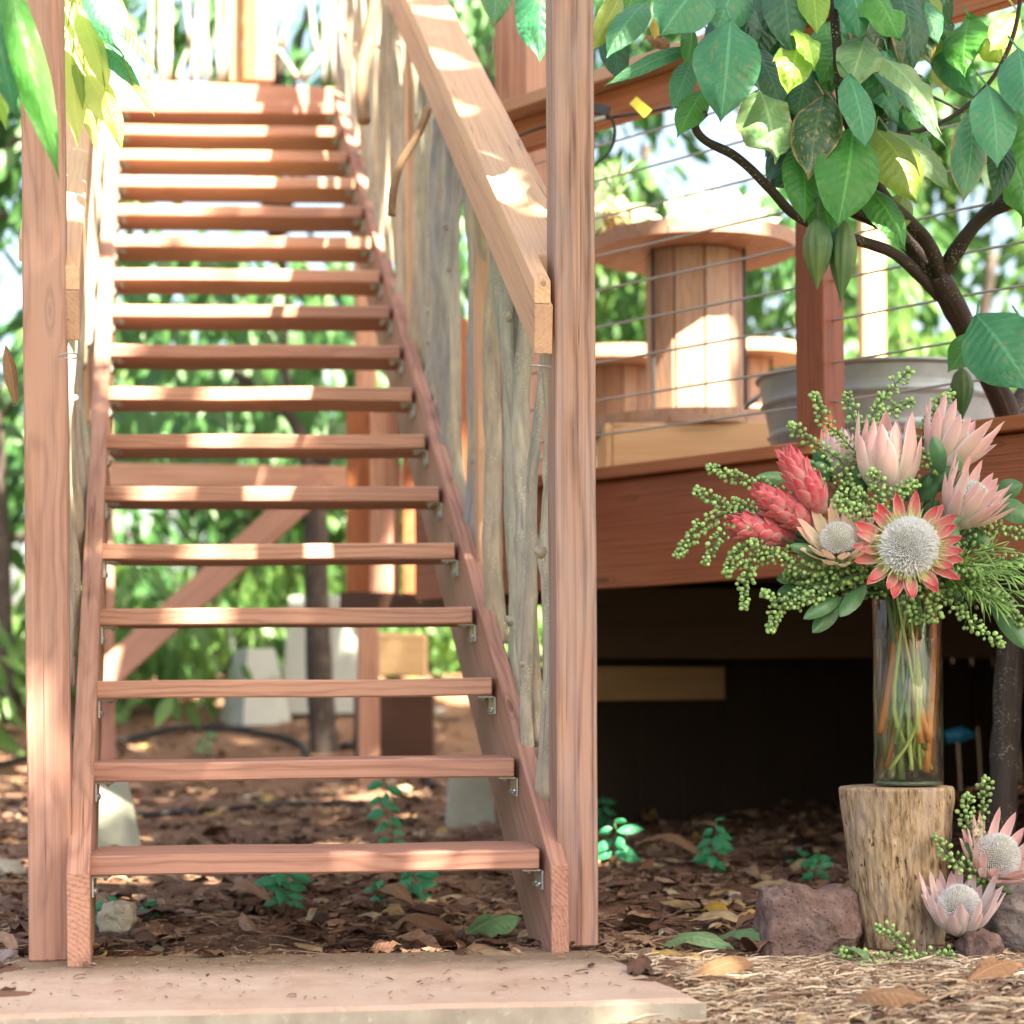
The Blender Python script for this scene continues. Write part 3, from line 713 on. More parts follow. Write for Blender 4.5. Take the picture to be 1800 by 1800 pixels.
for i in range(33):  # first boards are reddish skirting, the rest stand in for shade
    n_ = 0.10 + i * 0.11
    bd(deck, 'skirt_shade_board', dk(-0.70 - .008 * (i % 2), n_, (0.0 + .02 * (i % 2)) if i >= 4 else 0.80), dk(-0.70 - .008 * (i % 2), n_, ZD - 0.05), Nn, 0.134, 0.006, 'fascia' if i < 5 else 'vdark', nseg=2)
o = bd(deck, 'nailer', dk(-0.66, 0.32, 0.545), dk(-0.66, 1.30, 0.545), D, 0.03, 0.115, 'ply')  # pale lumber stands for a sunlit patch under the deck

CRL = empty('cable_railing', tuple(dk(0.825, 0, ZD)), 'deck railing of thin steel cables between reddish posts under a wooden top rail', 'railing')
bd(CRL, 'post', dk(0.825, 0.0, ZD), dk(0.825, 0.0, 2.11), D, 0.088, 0.088, 'fascia', warp=0.002)
bd(CRL, 'post', dk(2.4, 0.0, ZD), dk(2.4, 0.0, 2.11), D, 0.088, 0.088, 'fascia')
bd(CRL, 'tall_post', dk(-0.345, 0.09, ZD), dk(-0.345, 0.09, 3.2), D, 0.14, 0.14, 'wood', warp=0.002)
bd(CRL, 'top_rail', dk(-0.36, -0.03, 2.215), dk(2.7, -0.03, 2.215), Nn, 0.14, 0.036, 'railwood', nseg=20)
bd(CRL, 'lower_rail', dk(-0.30, -0.01, 2.148), dk(2.7, -0.01, 2.148), Nn, 0.038, 0.092, 'fascia', nseg=20)
for y in (262, 322, 387, 453, 513, 578, 640, 706, 767):
    z = H + (CY - y) * 5.6 / F
    MB().tube([dk(-0.25, 0, z)] + [dk(-0.25 + 2.95 * i / 14, 0, z - 0.004 * math.sin(PI * (i % 7) / 7)) for i in range(1, 14)] + [dk(2.7, 0, z)], 0.0032, 6, 0).build('cable', M['wire'], CRL, smooth=True)
# electrical cord along the rail
ec = empty('power_cord', tuple(dk(0.2, -0.05, 2.12)), 'black electrical cord with a yellow tag hanging along the deck top rail', 'cord')
def tubep(parent, name, pts, r, mat, n=8, sp=5, rn=0.0):
    pts_ = spline([P(*p) for p in pts], sp); rads = r if not isinstance(r, (list, tuple)) else [lerp(r[0], r[1], i / (len(pts_) - 1)) for i in range(len(pts_))]
    return MB().tube(pts_, rads, n, rn).build(name, M[mat], parent, smooth=True)
tubep(ec, 'cord', [(905, 242, 5.6), (960, 222, 5.45), (1045, 212, 5.3), (1090, 204, 5.25), (1140, 197, 5.1), (1180, 188, 5.0), (1230, 190, 4.9)], 0.0045, 'black')
tubep(ec, 'cord', [(1045, 197, 5.2), (1062, 198, 5.2), (1078, 215, 5.2), (1081, 240, 5.2), (1070, 268, 5.2), (1040, 295, 5.2)], 0.004, 'black')
tubep(ec, 'cord', [(1042, 215, 5.2), (1042, 245, 5.2), (1039, 275, 5.2)], 0.006, 'black')
m_ = MB().board(P(1040, 190, 5.2), P(1072, 198, 5.2), V((0, 0, 1)), 0.028, 0.02, 0.002); m_.build('clamp', M['black'], ec)
m_ = MB().board(P(1038, 213, 5.18), P(1064, 206, 5.18), V((0, 0, 1)), 0.010, 0.01, 0.002); m_.build('cable_tie', M['white'], ec)
m_ = MB().board(P(1113, 176, 5.12), P(1139, 200, 5.05), V((0.6, 0, 0.8)), 0.026, 0.0015, 0.0003); m_.build('tag', M['yellowtag'], ec)

# ------------------------------------------------------------------ things on the deck
def spool(label, c, r, hgt, colr, sc=1, a0=0.0, base=True):
    S = empty('cable_spool', tuple(c), label, 'spool table', 'wooden cable spools on the deck')
    for nm, z in (('bottom_disc', 0.0), ('top_disc', hgt - 0.05)):
        b = MB(); n = 6; 
        for i in range(n):             # disc of planks
            x0 = -r + 2 * r * i / n + 0.0015; x1 = -r + 2 * r * (i + 1) / n - 0.0015
            m = 8; up_ = []; dn = []
            for k in range(m + 1):
                x = x0 + (x1 - x0) * k / m; yy = math.sqrt(max(0, r * r - x * x)); up_.append((x, yy)); dn.append((x, -yy))
            ol = dn + up_[::-1]
            pts = [V((c[0] + x * math.cos(a0) - y * math.sin(a0), c[1] + x * math.sin(a0) + y * math.cos(a0), c[2] + z)) for x, y in ol]
            ca, sa = math.cos(a0), math.sin(a0)
            b.polyprism(pts, V((0, 0, 1)), 0.022, lambda p, i=i: (-(p.x - c[0]) * sa + (p.y - c[1]) * ca + i * 3, (p.x - c[0]) * ca + (p.y - c[1]) * sa, p.z))
        # second cross ply as a ring
        b.lathe((c[0], c[1], c[2] + z + (0.0225 if nm == 'top_disc' else 0.0225)), [(r - 0.002, 0), (r - 0.002, 0.024), (0.01, 0.026)], 56)
        b.build(nm, M['spool'], S)
    ns = 10
    for k in range(ns):
        a = 2 * PI * k / ns + 0.12; wv = 2 * colr * math.tan(PI / ns) * 0.97
        tdir = V((-math.sin(a), math.cos(a), 0)); p = V((c[0] + colr * math.cos(a), c[1] + colr * math.sin(a), c[2] + 0.05))
        MB().board(p, p + V((0, 0, hgt - 0.103)), tdir, wv, 0.02, 0.003, warp=0.001).build('stave', M['spool'], S)
    for k in range(3):
        a = 2 * PI * k / 3 + 3.75
        p = V((c[0] + (colr + .03) * math.cos(a), c[1] + (colr + .03) * math.sin(a), c[2] + 0.05)); MB().tube([p, p + V((0, 0, hgt - .1))], 0.006, 8).build('rod', M['black'], S)
    return S
sc_ = P(1222, 765, 6.45); base_z = ZD + 0.0
plat_top = sc_.z - 0.0
spool('large wooden cable spool used as a table, with a pineapple on its top', (sc_.x, sc_.y, plat_top), 0.335, 0.64, 0.142, a0=0.4)
cr = empty('crate', (sc_.x, sc_.y, ZD), 'pale low wooden crate under the large cable spool', 'crate')
cw = 0.30; 
for sx, sy in ((1, 0), (-1, 0), (0, 1), (0, -1)):
    ctr = V((sc_.x + sx * cw, sc_.y + sy * cw, (ZD + plat_top) / 2 + 0.002)); tdir = V((-sy, sx, 0))
    L2 = cw + (0.012 if sx else -0.013)
    bd(cr, 'side', ctr - tdir * L2, ctr + tdir * L2, V((sx, sy, 0)), 0.022, plat_top - ZD - 0.006, 'ply')
bd(cr, 'top', V((sc_.x - cw, sc_.y, plat_top - .012)), V((sc_.x + cw, sc_.y, plat_top - .012)), V((0, 1, 0)), 0.56, 0.018, 'ply')
p2 = P(1325, 700, 8.3); spool('smaller cable spool half hidden behind the large spool, on its right', (p2.x - .05, p2.y, ZD), 0.27, P(1325, 612, 8.3).z - ZD, 0.1, a0=1.0)
p3 = P(1085, 700, 7.6); spool('low cable spool behind the large spool, on its left', (p3.x, p3.y, ZD), 0.30, P(1085, 625, 7.6).z - ZD, 0.1, a0=1.4)
# galvanised tub
tc = P(1547, 800, 5.5); tz = ZD; R1, R0 = 0.335, 0.285
tub = empty('metal_tub', (tc.x, tc.y, tz), 'big round galvanised metal tub on the deck behind the reddish railing post', 'tub')
hh = P(1547, 640, 5.5).z - tz - .045
prof = []
for i in range(31):
    f = i / 30; r_ = lerp(R0, R1, f)
    for c in (0.28, 0.33, 0.70, 0.75): r_ += 0.011 * math.exp(-((f - c) / 0.014) ** 2)
    prof.append((r_, hh * f))
prof += [(R1 + .008, hh), (R1 + .009, hh + .008), (R1, hh + .010), (R1 - .004, hh + .004), (R0 - .004, 0.01), (0.0, 0.01)]
MB().lathe((tc.x, tc.y, tz), [(0, 0)] + prof, 72).build('shell', M['zinc'], tub, smooth=True)
for s_ in (-1, 1):
    hp = V((tc.x + s_ * (R1 + 0.004), tc.y - 0.02, tz + hh * 0.8)); 
    MB().tube(spline([hp + V((0, -.05, 0)), hp + V((s_ * .03, -.045, -.02)), hp + V((s_ * .035, 0, -.03)), hp + V((s_ * .03, .045, -.02)), hp + V((0, .05, 0))], 4), 0.005, 8).build('handle', M['zinc'], tub, smooth=True)
# pineapple on the spool
ztop = plat_top + 0.64
pp = V((P(1085, 400, 6.4).x, 6.38, ztop - .001))
pine = empty('pineapple', tuple(pp), 'small pineapple lying among leaves on top of the large cable spool', 'pineapple')
MB().lathe(pp, [(0.012, 0), (0.035, 0.012), (0.048, 0.05), (0.047, 0.085), (0.03, 0.115), (0.012, 0.125)], 20).build('fruit', M['pineapple'], pine, smooth=True)
b = MB()
for k in range(26):
    a = random.random() * 6.28; e = random.uniform(0.3, 1.35); dr = V((math.cos(a) * math.cos(e), math.sin(a) * math.cos(e), math.sin(e)))
    b.leaf(pp + V((0, 0, 0.118)), pp + V((0, 0, 0.118)) + dr * random.uniform(.06, .16), 0.016, V((0, 0, 1)), 0.15, 0.4, 6, 1, prof=MB.NARR)
b.build('crown', LM['pale'], pine, smooth=True)
def bunch(name, label, cat, base, n, Lr, wr, mat, spread=1.0, prof=None, up=0.4, seed=1):
    rr = random.Random(seed); E = empty(name, tuple(base), label, cat); st = MB(); lf_ = MB(); base = V(base)
    for k in range(n):
        a = rr.random() * 6.28; e = rr.uniform(up, 1.4); L = rr.uniform(*Lr)
        dr = V((math.cos(a) * math.cos(e) * spread, math.sin(a) * math.cos(e) * spread, math.sin(e)))
        s0 = base + dr * (L * rr.uniform(.15, .5)); s1 = s0 + dr * L + V((0, 0, -0.25 * L))
        lf_.leaf(s0, s1, rr.uniform(*wr), V((0, -0.5, 1)), 0.15, 0.3, 8, 2, rnd=rr.random(), prof=prof)
        st.tube([base, s0], 0.004, 5)
    st.build('stems', M['gstem'], E, smooth=True); lf_.build('leaves', mat, E, smooth=True); return E
bunch('leafy_plant', 'sunlit pale leafy plant on the spool top beside the pineapple', 'plant', V((pp.x - .10, 6.5, ztop)), 22, (.12, .28), (.05, .09), LM['wan'], seed=4)
bunch('leafy_plant', 'bright tall leafy plant at the back of the spool top', 'plant', V((sc_.x + .02, 6.6, ztop)), 46, (.10, .24), (.05, .09), LM['wan'], seed=5, up=.25)
bunch('leafy_plant', 'low washed-out leafy plant at the right end of the spool top', 'plant', V((sc_.x + .16, 6.5, ztop)), 40, (.08, .18), (.04, .08), LM['wan'], seed=6, up=.2)

# pale posts beyond the deck (sunlit)
for (x, y1, y2, w_, z, lab) in ((1530, 700, 250, 40, 9.4, 'pale sunlit post beyond the deck, seen between the leaves'),):
    a = P(x, y1, z); a.z = gh(a.x, a.y) - .02
    o = MB().board(a, P(x, y2, z), LAT, px2m(w_, z), 0.09, 0.004).build('garden_post', M['ply'])
    tag(o, lab, 'post', 'pale posts beyond the deck')

# ------------------------------------------------------------------ stump, vase, rocks
sc = P(1582, 1672, 3.93); gz = gh(sc.x, 3.93)
b = MB(); n = 120; m = 90; vs = []; gs = []
ztop_s = P(1578, 1382, 3.93).z; zbot = gz - 0.02
for i in range(m + 1):
    f = i / m; z = lerp(zbot, ztop_s, f)
    rb = lerp(0.078, 0.112, f ** 0.75) * (1 + 0.10 * math.exp(-(f / 0.06) ** 2) * 0.6)
    if i == m: rb -= 0.0035
    cx = lerp(sc.x + 0.008, sc.x - 0.006, f)
    for k in range(n):
        a = 2 * PI * k / n; q = V((math.cos(a), math.sin(a), 0))
        r_ = rb * (1 + 0.05 * noise.noise(q * 1.4 + V((0, 0, f * 1.2))) + 0.02 * noise.noise(q * 6 + V((0, 0, f * 2.5))))
        rid = noise.noise(q * 17 + V((0, 0, f * 5.5))); rid2 = noise.noise(q * 34 + V((3, 1, f * 11)))
        r_ += -0.010 * max(0, rid) - 0.005 * max(0, rid2)
        if 0.1 < a < 0.5 or a > 6.0: r_ += 0.006 * max(0, noise.noise(V((a * 3, f * 7, 2))))
        vs.append((cx + r_ * q.x, 3.93 + r_ * q.y, z)); gs.append((z, r_ * q.x, r_ * q.y))
fs = [(i * n + k, i * n + (k + 1) % n, (i + 1) * n + (k + 1) % n, (i + 1) * n + k) for i in range(m) for k in range(n)]
vs.append((sc.x - .006, 3.93, ztop_s + .0005)); gs.append((ztop_s, 0, 0)); fs += [(m * n + k, m * n + (k + 1) % n, len(vs) - 1) for k in range(n)]
b.add(vs, fs, gs)
st_o = b.build('log_stump', M['stump'], smooth=True)
tag(st_o, 'upright barkless tan log stump with the glass vase standing on it', 'stump')

vx = P(1597, 1380, 3.92); VR = 0.069; VT = P(1590, 1052, 3.92).z; vb = V((vx.x, 3.92, ztop_s + 0.0035))
VH = VT - vb.z
vase = empty('glass_vase', tuple(vb), 'tall clear cylinder glass vase on the stump holding the protea bouquet', 'vase')
MB().lathe(vb, [(0.0, 0), (VR - .003, 0), (VR, .003), (VR, VH - .001), (VR - .0018, VH), (VR - .0036, VH - .001), (VR - .0036, 0.012), (VR - .008, 0.0085), (0.0, 0.0085)], 72).build('glass', M['glass'], vase, smooth=True)
t_g = NT('glass_foot'); t_g.b.inputs['Transmission Weight'].default_value = .8; M['foot'] = t_g.fin((0.25, 0.36, 0.26), 0.05, 0.6)
MB().lathe(vb, [(0.0, 0.0012), (VR - .006, 0.0012), (VR - .003, .004), (VR - .004, .0080), (0.0, 0.0080)], 64).build('glass_foot', M['foot'], vase, smooth=True)
MB().lathe(vb, [(0.0, 0.0093), (VR - .009, 0.0093), (VR - .0033, 0.0125), (VR - .0033, P(0, 1155, 3.92).z - vb.z + .02), (0.0, P(0, 1155, 3.92).z - vb.z + .02)], 72).build('water', M['water'], vase, smooth=True)

def rock(name, label, ctr, size, mat, seed, sub=5, boxy=0.0, rough=0.12):
    bm = bmesh.new(); bmesh.ops.create_icosphere(bm, subdivisions=sub, radius=1.0); vs = []
    S = V((seed * 3.1, seed * 1.7, seed))
    rp = random.Random(seed * 5 + 1); planes = [(V((rp.gauss(0, 1), rp.gauss(0, 1), rp.gauss(0, 1))).normalized(), rp.uniform(.62, .86)) for _ in range(16)]
    for v in bm.verts:
        p = v.co.copy(); nrm = p.normalized()
        for pn, pd in planes:
            e_ = p.dot(pn) - pd
            if e_ > 0: p = p - pn * (e_ * .93)
        p = p * 1.18
        if boxy:
            k = max(abs(p.x), abs(p.y), abs(p.z)); p = p.lerp(p / k * 0.82, boxy)
        d = 0.16 * noise.noise(nrm * 1.1 + S) + rough * 1.3 * noise.noise(nrm * 2.6 + S) + rough * 0.6 * abs(noise.noise(nrm * 6 + S)) * -1 + rough * 0.25 * noise.noise(nrm * 15 + S) + rough * 0.12 * noise.noise(nrm * 40 + S)
        p *= 1 + d
        vs.append(V((p.x * size[0], p.y * size[1], p.z * size[2])) + V(ctr))
    fs = [tuple(v.index for v in f.verts) for f in bm.faces]; bm.free()
    o = MB().add(vs, fs).build(name, mat, smooth=True); tag(o, label, 'rock'); return o
c_ = P(1418, 1622, 3.90)
rock('lava_rock', 'large reddish-brown porous lava rock left of the stump', (c_.x, 3.90, 0.056), (0.112, 0.09, 0.084), M['lava'], 3, 6, 0.35, 0.09)
c_ = P(1722, 1690, 3.78); rock('lava_rock', 'small pointed reddish rock at the right foot of the stump', (c_.x, 3.78, 0.018), (0.044, 0.045, 0.042), M['lava'], 8, 5, 0.3)
c_ = P(1835, 1630, 4.0); rock('boulder', 'grey rounded boulder at the right edge under the fallen protea flower', (c_.x, 4.02, 0.045), (0.155, 0.12, 0.105), M['boulder'], 12, 6, 0.2, 0.06)
c_ = Gp(190, 1660); rock('pale_rock', 'pale angular rock behind the slab at the left stringer', (c_.x + .01, c_.y + .05, 0.03), (0.045, 0.04, 0.04), M['paler'], 15, 4, 0.6)
c_ = Gp(1290, 1590); rock('pale_chip', 'small squarish pale stone chip lying left of the lava rock', (c_.x, c_.y, gh(c_.x, c_.y) + .015), (0.018, 0.012, 0.016), M['paler'], 18, 3, 0.9)
c_ = Gp(12, 1545); rock('pale_rock', 'rounded pale stone at the left edge beside the post foot', (c_.x, c_.y, gh(c_.x, c_.y) + .02), (0.05, 0.04, 0.04), M['paler'], 21, 4, 0.3)
c_ = Gp(20, 1700); rock('dark_stone', 'dark small stone beside the left corner of the slab', (c_.x - .02, c_.y, gh(c_.x, c_.y) + .01), (0.035, 0.03, 0.025), M['boulder'], 24, 4, 0.3)
c_ = Gp(760, 1262); rock('pale_rock', 'pale flat stone on the dirt seen between the second and third treads', (c_.x, c_.y, gh(c_.x, c_.y) + .03), (0.10, 0.06, 0.03), M['paler'], 27, 3, 0.3)

# concrete piers and blocks
def tapered(name, label, cat, c, wb, wt, h, mat, ang=0.2):
    b = MB(); vs = []
    for z, w_ in ((0, wb), (h * .96, wt), (h, wt * .93)):
        for a, s in ((-1, -1), (1, -1), (1, 1), (-1, 1)):
            x = a * w_ / 2; y = s * w_ / 2; vs.append((c[0] + x * math.cos(ang) - y * math.sin(ang), c[1] + x * math.sin(ang) + y * math.cos(ang), c[2] + z))
    fs = [(3, 2, 1, 0), (8, 9, 10, 11)] + [(k * 4 + i, k * 4 + (i + 1) % 4, k * 4 + 4 + (i + 1) % 4, k * 4 + 4 + i) for k in range(2) for i in range(4)]
    o = b.add(vs, fs).build(name, mat); tag(o, label, cat); return o
c_ = P(193, 1488, 6.2); tapered('pier_block', 'tapered pale concrete pier block behind the left stringer', 'pier block', (c_.x, c_.y, c_.z - .01), 0.16, 0.095, 0.22, M['pier'], 0.5)
c_ = P(826, 1395, 7.0); tapered('pier_block', 'pale concrete pier block behind the right stringer', 'pier block', (c_.x, c_.y, gh(c_.x, 7.0) - .01), 0.17, 0.13, 0.23, M['pier'], 0.1)
c_ = P(570, 1215, 11.0); o = tapered('pale_block', 'stacked cream-coloured concrete block behind the dark trunk under the stairs', 'block', (c_.x, 11.2, gh(c_.x, 11.2) - .02), 0.50, 0.40, P(570, 1040, 11.0).z - gh(c_.x, 11.2), M['white'], 0.05)
c_ = P(452, 1205, 11.0); tapered('pale_sack', 'bluish-white tapered sack left of the cream block under the stairs', 'sack', (c_.x, 10.9, gh(c_.x, 10.9) - .02), 0.30, 0.17, P(452, 1135, 11.0).z - gh(c_.x, 10.9), M['white'], 0.6)
c_ = P(700, 1190, 9.2); o = MB().board(P(640, 1150, 9.3), P(750, 1152, 9.3), V((0, 1, 0)), 0.2, 0.20, 0.006).build('timber_shade_block', M['ply']); tag(o, 'dull yellowish timber block in the shade under the board screen', 'block')
bs = P(700, 1235, 9.3); o = MB().board(V((bs.x - .2, 9.3, gh(bs.x, 9.3) - .02)), V((bs.x + .17, 9.3, gh(bs.x, 9.3) - .02)), V((0, 1, 0)), 0.24, 2 * (P(700, 1190, 9.3).z - gh(bs.x, 9.3)) - .10, 0.006).build('timber_shade_block', M['dark']); tag(o, 'dark block standing for the shadow under the yellowish timber block', 'block')  # dark block takes the place of the shadow below the upper block
o = MB().tube([P(1712, 1292, 6.6), P(1690, 1290, 6.6), P(1662, 1296, 6.6)], [.012, .028, .024], 12).build('blue_bottle', M['blueglass'], smooth=True); tag(o, 'small shiny blue bottle lying in the dark under the deck', 'bottle')
def hose(label, pts, r):
    pp_ = []
    for (x, y) in pts:
        g = Gp(x, y); pp_.append(V((g.x, g.y, gh(g.x, g.y) + r * 1.2)))
    o = MB().tube(spline(pp_, 6), r, 8).build('irrigation_hose', M['black'], smooth=True); tag(o, label, 'hose', 'black hoses on the dirt')
hose('black hose arching over the dirt under the stairs, the farthest one', [(160, 1325), (290, 1290), (360, 1285), (440, 1292), (520, 1310), (545, 1345)], 0.016)
hose('black hose lying straight across the litter behind the second tread', [(240, 1440), (380, 1430), (520, 1420), (640, 1418)], 0.012)
hose('black hose curving beside the dark trunk, right of it', [(600, 1318), (680, 1322), (730, 1345), (760, 1390)], 0.018)
hose('black hose at the left edge beside the post', [(-30, 1355), (20, 1345), (60, 1330), (130, 1300)], 0.014)

# ------------------------------------------------------------------ small trunk seen under the stairs
def branchset(E, lst, mat='trunk', name='limb'):
    for pts, r0, r1 in lst:
        pts_ = spline([P(*p) for p in pts], 5); m = len(pts_)
        rads = [lerp(r0, r1, i / (m - 1)) for i in range(m)]
        MB().tube(pts_, rads, 12, 0.14).build(name, M[mat], E, smooth=True)
g0 = P(570, 1340, 10.0)
t1 = empty('young_tree', (g0.x, 10.0, gh(g0.x, 10.0)), 'young tree with a dark slender trunk standing behind the stairs', 'tree')
branchset(t1, [([(572, 1345, 10), (562, 1200, 10), (556, 1020, 10), (556, 900, 10), (545, 820, 10)], 0.075, 0.05)], name='trunk')
branchset(t1, [([(545, 830, 10), (520, 745, 10), (480, 700, 10), (410, 655, 10)], 0.045, 0.025), ([(548, 850, 10), (590, 780, 10), (650, 735, 10), (740, 700, 10)], 0.035, 0.02),
               ([(520, 745, 10), (500, 640, 10.1), (505, 520, 10.2)], 0.03, 0.015)])
b = MB(); rr = random.Random(5)
for k in range(520):
    c = P(rr.uniform(120, 900), rr.uniform(430, 860), rr.uniform(9.9, 11.2))
    dr = V((rr.uniform(-.5, .5), rr.uniform(-.5, .3), -0.8)).normalized(); L = rr.uniform(.12, .26)
    b.leaf(c, c + dr * L, L * rr.uniform(.35, .45), V((rr.uniform(-.5, .5), -1, .5)), 0.08, 0.3, 5, 1)
b.build('crown', M['bgleaf'], t1, smooth=True)

# ------------------------------------------------------------------ background trees
def crown_mesh(name, mat, nclump, nleaf, rx, rz, seed, Lr=(.13, .26)):
    rr = random.Random(seed); b = MB(); cl = []
    for k in range(nclump):
        a = rr.random() * 6.28; r = rr.uniform(.2, 1) * rx; cl.append((V((r * math.cos(a), r * math.sin(a), rr.uniform(-rz, rz))), rr.uniform(.28, .6), rr.uniform(0, .5)))
    for k in range(nleaf):
        c, r, tone = rr.choice(cl); d = V((rr.gauss(0, 1), rr.gauss(0, 1), rr.gauss(0, 1))).normalized() * r * (rr.random() ** .45)
        p = c + d; o_ = V((d.x, d.y, 0)) * .8 / r; dr = (o_ + V((rr.uniform(-.4, .4), rr.uniform(-.4, .4), -0.75))).normalized(); L = rr.uniform(*Lr)
        b.leaf(p, p + dr * L, L * rr.uniform(.36, .48), V((rr.uniform(-.7, .7), rr.uniform(-1, .2), .7)), 0.1, 0.3, 4, 1, rnd=min(1, tone + rr.random() * .5))
    me = b.build('tmp', mat, smooth=True, origin=(0, 0, 0)); mesh = me.data; mesh.name = name; bpy.data.objects.remove(me); return mesh, cl
protos = [crown_mesh('crown_a', M['bgleaf'], 16, 1500, 1.3, 1.5, 1), crown_mesh('crown_b', M['bgleaf2'], 13, 1150, 1.3, 1.4, 2), crown_mesh('crown_c', M['bgleaf'], 12, 900, 1.1, 1.2, 3, (.18, .34))]
trees = [  # x, y, crown centre height, scale, proto, label
 (-3.6, 12.0, 1.3, 1.0, 0, 'dense dark-leaved tree filling the left edge behind the tall left post'),
 (-2.9, 10.4, 3.4, 0.8, 2, 'large-leaved tree high behind the left post and its hanging leaves'),
 (-1.9, 13.5, 1.0, 1.0, 0, 'low dark leafy tree seen through the lower left treads'),
 (-0.6, 13.8, 1.6, 0.9, 1, 'light-leaved tree seen through the middle treads'),
 (-1.6, 13.2, 4.0, 1.1, 0, 'dark-leaved tree behind the landing stick railing'),
 (-0.2, 12.4, 4.6, 0.9, 0, 'dark tree crown behind the crossed sticks at the top of the stairs'),
 (0.9, 14.0, 3.6, 0.9, 1, 'light-leaved tree high above the pineapple spool'),
 (2.0, 13.0, 4.3, 1.1, 0, 'dark-leaved tree high behind the cacao leaves'),
 (3.0, 12.5, 2.4, 1.0, 1, 'bright leafy tree right of the pale garden post'),
 (3.3, 14.5, 4.6, 1.0, 1, 'sunlit leafy tree at the upper right corner behind the top rail'),
 (1.5, 15.5, 1.9, 0.8, 0, 'distant green tree between the spool and the reddish railing post'),
 (4.2, 13.2, 3.6, 1.1, 0, 'dark-leaved tree at the right edge behind the trunk fork'),
 (0.3, 16.0, 2.3, 0.8, 2, 'distant large-leaved tree seen left of the spool column'),
 (2.4, 16.5, 1.3, 0.9, 1, 'distant light tree seen low behind the metal tub'),
 (-4.6, 15.5, 2.5, 1.2, 1, 'distant sunlit tree at the far left behind the dark one'),
 (-2.8, 17.0, 2.2, 1.2, 0, 'distant dark tree behind the left railing'),
 (-0.9, 18.5, 2.0, 1.2, 2, 'farthest large-leaved tree on the slope behind the stairs'),
]
for i, (x, y, hz, s_, pr, lab) in enumerate(trees):
    g = gh(x, y); T = empty('background_tree', (x, y, g), lab, 'tree', 'trees behind the stairs and deck')
    top = V((x, y, hz)); pts = [V((x + .15 * math.sin(i), y + .3, g - .05)), V((x + .1, y + .3, lerp(g, hz, .5))), top + V((0, .25, 0)), top + V((.1, .1, .9 * s_))]
    MB().tube(spline(pts, 4), [lerp(.09, .03, k / 12) for k in range(13)], 8, .15).build('trunk', M['trunk'], T, smooth=True)
    b = MB(); rr = random.Random(i)
    for cc, r, tn in protos[pr][1][:8]:
        q = Matrix.Rotation(i * 1.3, 4, 'Z') @ cc * s_
        b.tube(spline([top + V((0, .2, -.4)), top + q * .5 + V((0, 0, .1)), top + q], 3), [.03, .026, .023, .02, .017, .014, .01], 6, .1)
    b.build('limbs', M['trunk'], T, smooth=True)
    o = bpy.data.objects.new('crown', protos[pr][0]); COL.objects.link(o); o.parent = T
    o.location = top - V((x, y, g)); o.scale = (s_, s_, s_); o.rotation_euler = (0, 0, i * 1.3)
# shrubs along the ground
shr = crown_mesh('shrub_leaves', M['bgleaf2'], 7, 330, .38, .25, 9, (.10, .2))[0]
spots = [(-3.2, 11.0), (-2.55, 11.6), (-2.0, 11.2), (-1.35, 11.9), (-0.75, 12.2), (-2.9, 9.4), (0.0, 12.3), (-3.4, 9.9)]
labs = ['low shrub on the left slope behind the post', 'shrub just right of the left post at ground level', 'shrub seen under the diagonal brace', 'shrub behind the bluish sack', 'shrub behind the cream block', 'leafy shrub at the far left nearest the post', 'shrub under the board screen in the distance', 'outermost low shrub at the left frame edge']
for i, ((x, y), lab) in enumerate(zip(spots, labs)):
    g = gh(x, y); T = empty('shrub', (x, y, g), lab, 'shrub', 'shrubs on the slope'); 
    MB().tube([V((x, y, g - .03)), V((x + .02, y, g + .25)), V((x, y, g + .5))], [.02, .015, .008], 6).build('stem', M['trunk'], T)
    o = bpy.data.objects.new('leaves', shr); COL.objects.link(o); o.parent = T; o.location = (0, 0, .42); o.rotation_euler = (0, 0, i * 1.1); o.scale = (1, 1, 1.1)

# ------------------------------------------------------------------ cacao tree at the right
g0 = P(1762, 1440, 4.8)
CT = empty('cacao_tree', (g0.x, 4.8, 0.0), 'cacao tree with big drooping leaves, dark forked trunk and green pods before the deck', 'tree')
def br(name, pts, r0, r1, mat='trunk'):
    pts_ = spline([P(*p) for p in pts], 6); m = len(pts_); rads = [lerp(r0, r1, i / (m - 1)) for i in range(m)]
    MB().tube(pts_, rads, 14, 0.2).build(name, M[mat], CT, smooth=True)
br('trunk', [(1758, 1475, 4.82), (1768, 1300, 4.82), (1778, 1130, 4.84), (1795, 950, 4.86), (1792, 830, 4.85), (1775, 740, 4.8), (1742, 665, 4.72), (1695, 575, 4.6), (1660, 505, 4.5), (1648, 480, 4.47)], 0.036, 0.026)
br('limb', [(1778, 750, 4.8), (1795, 700, 4.85), (1830, 640, 4.9)], 0.024, 0.02)
br('limb', [(1645, 500, 4.5), (1664, 468, 4.46), (1698, 415, 4.4), (1738, 372, 4.38), (1775, 356, 4.36), (1830, 335, 4.35)], 0.019, 0.014)
br('limb', [(1745, 372, 4.38), (1758, 352, 4.38), (1763, 340, 4.38)], 0.012, 0.010)
br('limb', [(1648, 500, 4.5), (1612, 448, 4.46), (1570, 405, 4.42), (1515, 378, 4.38), (1440, 345, 4.35), (1400, 300, 4.35)], 0.020, 0.010)
br('limb', [(1650, 520, 4.52), (1612, 480, 4.45), (1570, 445, 4.38), (1500, 420, 4.3), (1440, 400, 4.25), (1390, 372, 4.2), (1350, 328, 4.18), (1295, 276, 4.15), (1240, 247, 4.12), (1222, 220, 4.1), (1240, 198, 4.1)], 0.014, 0.0075)
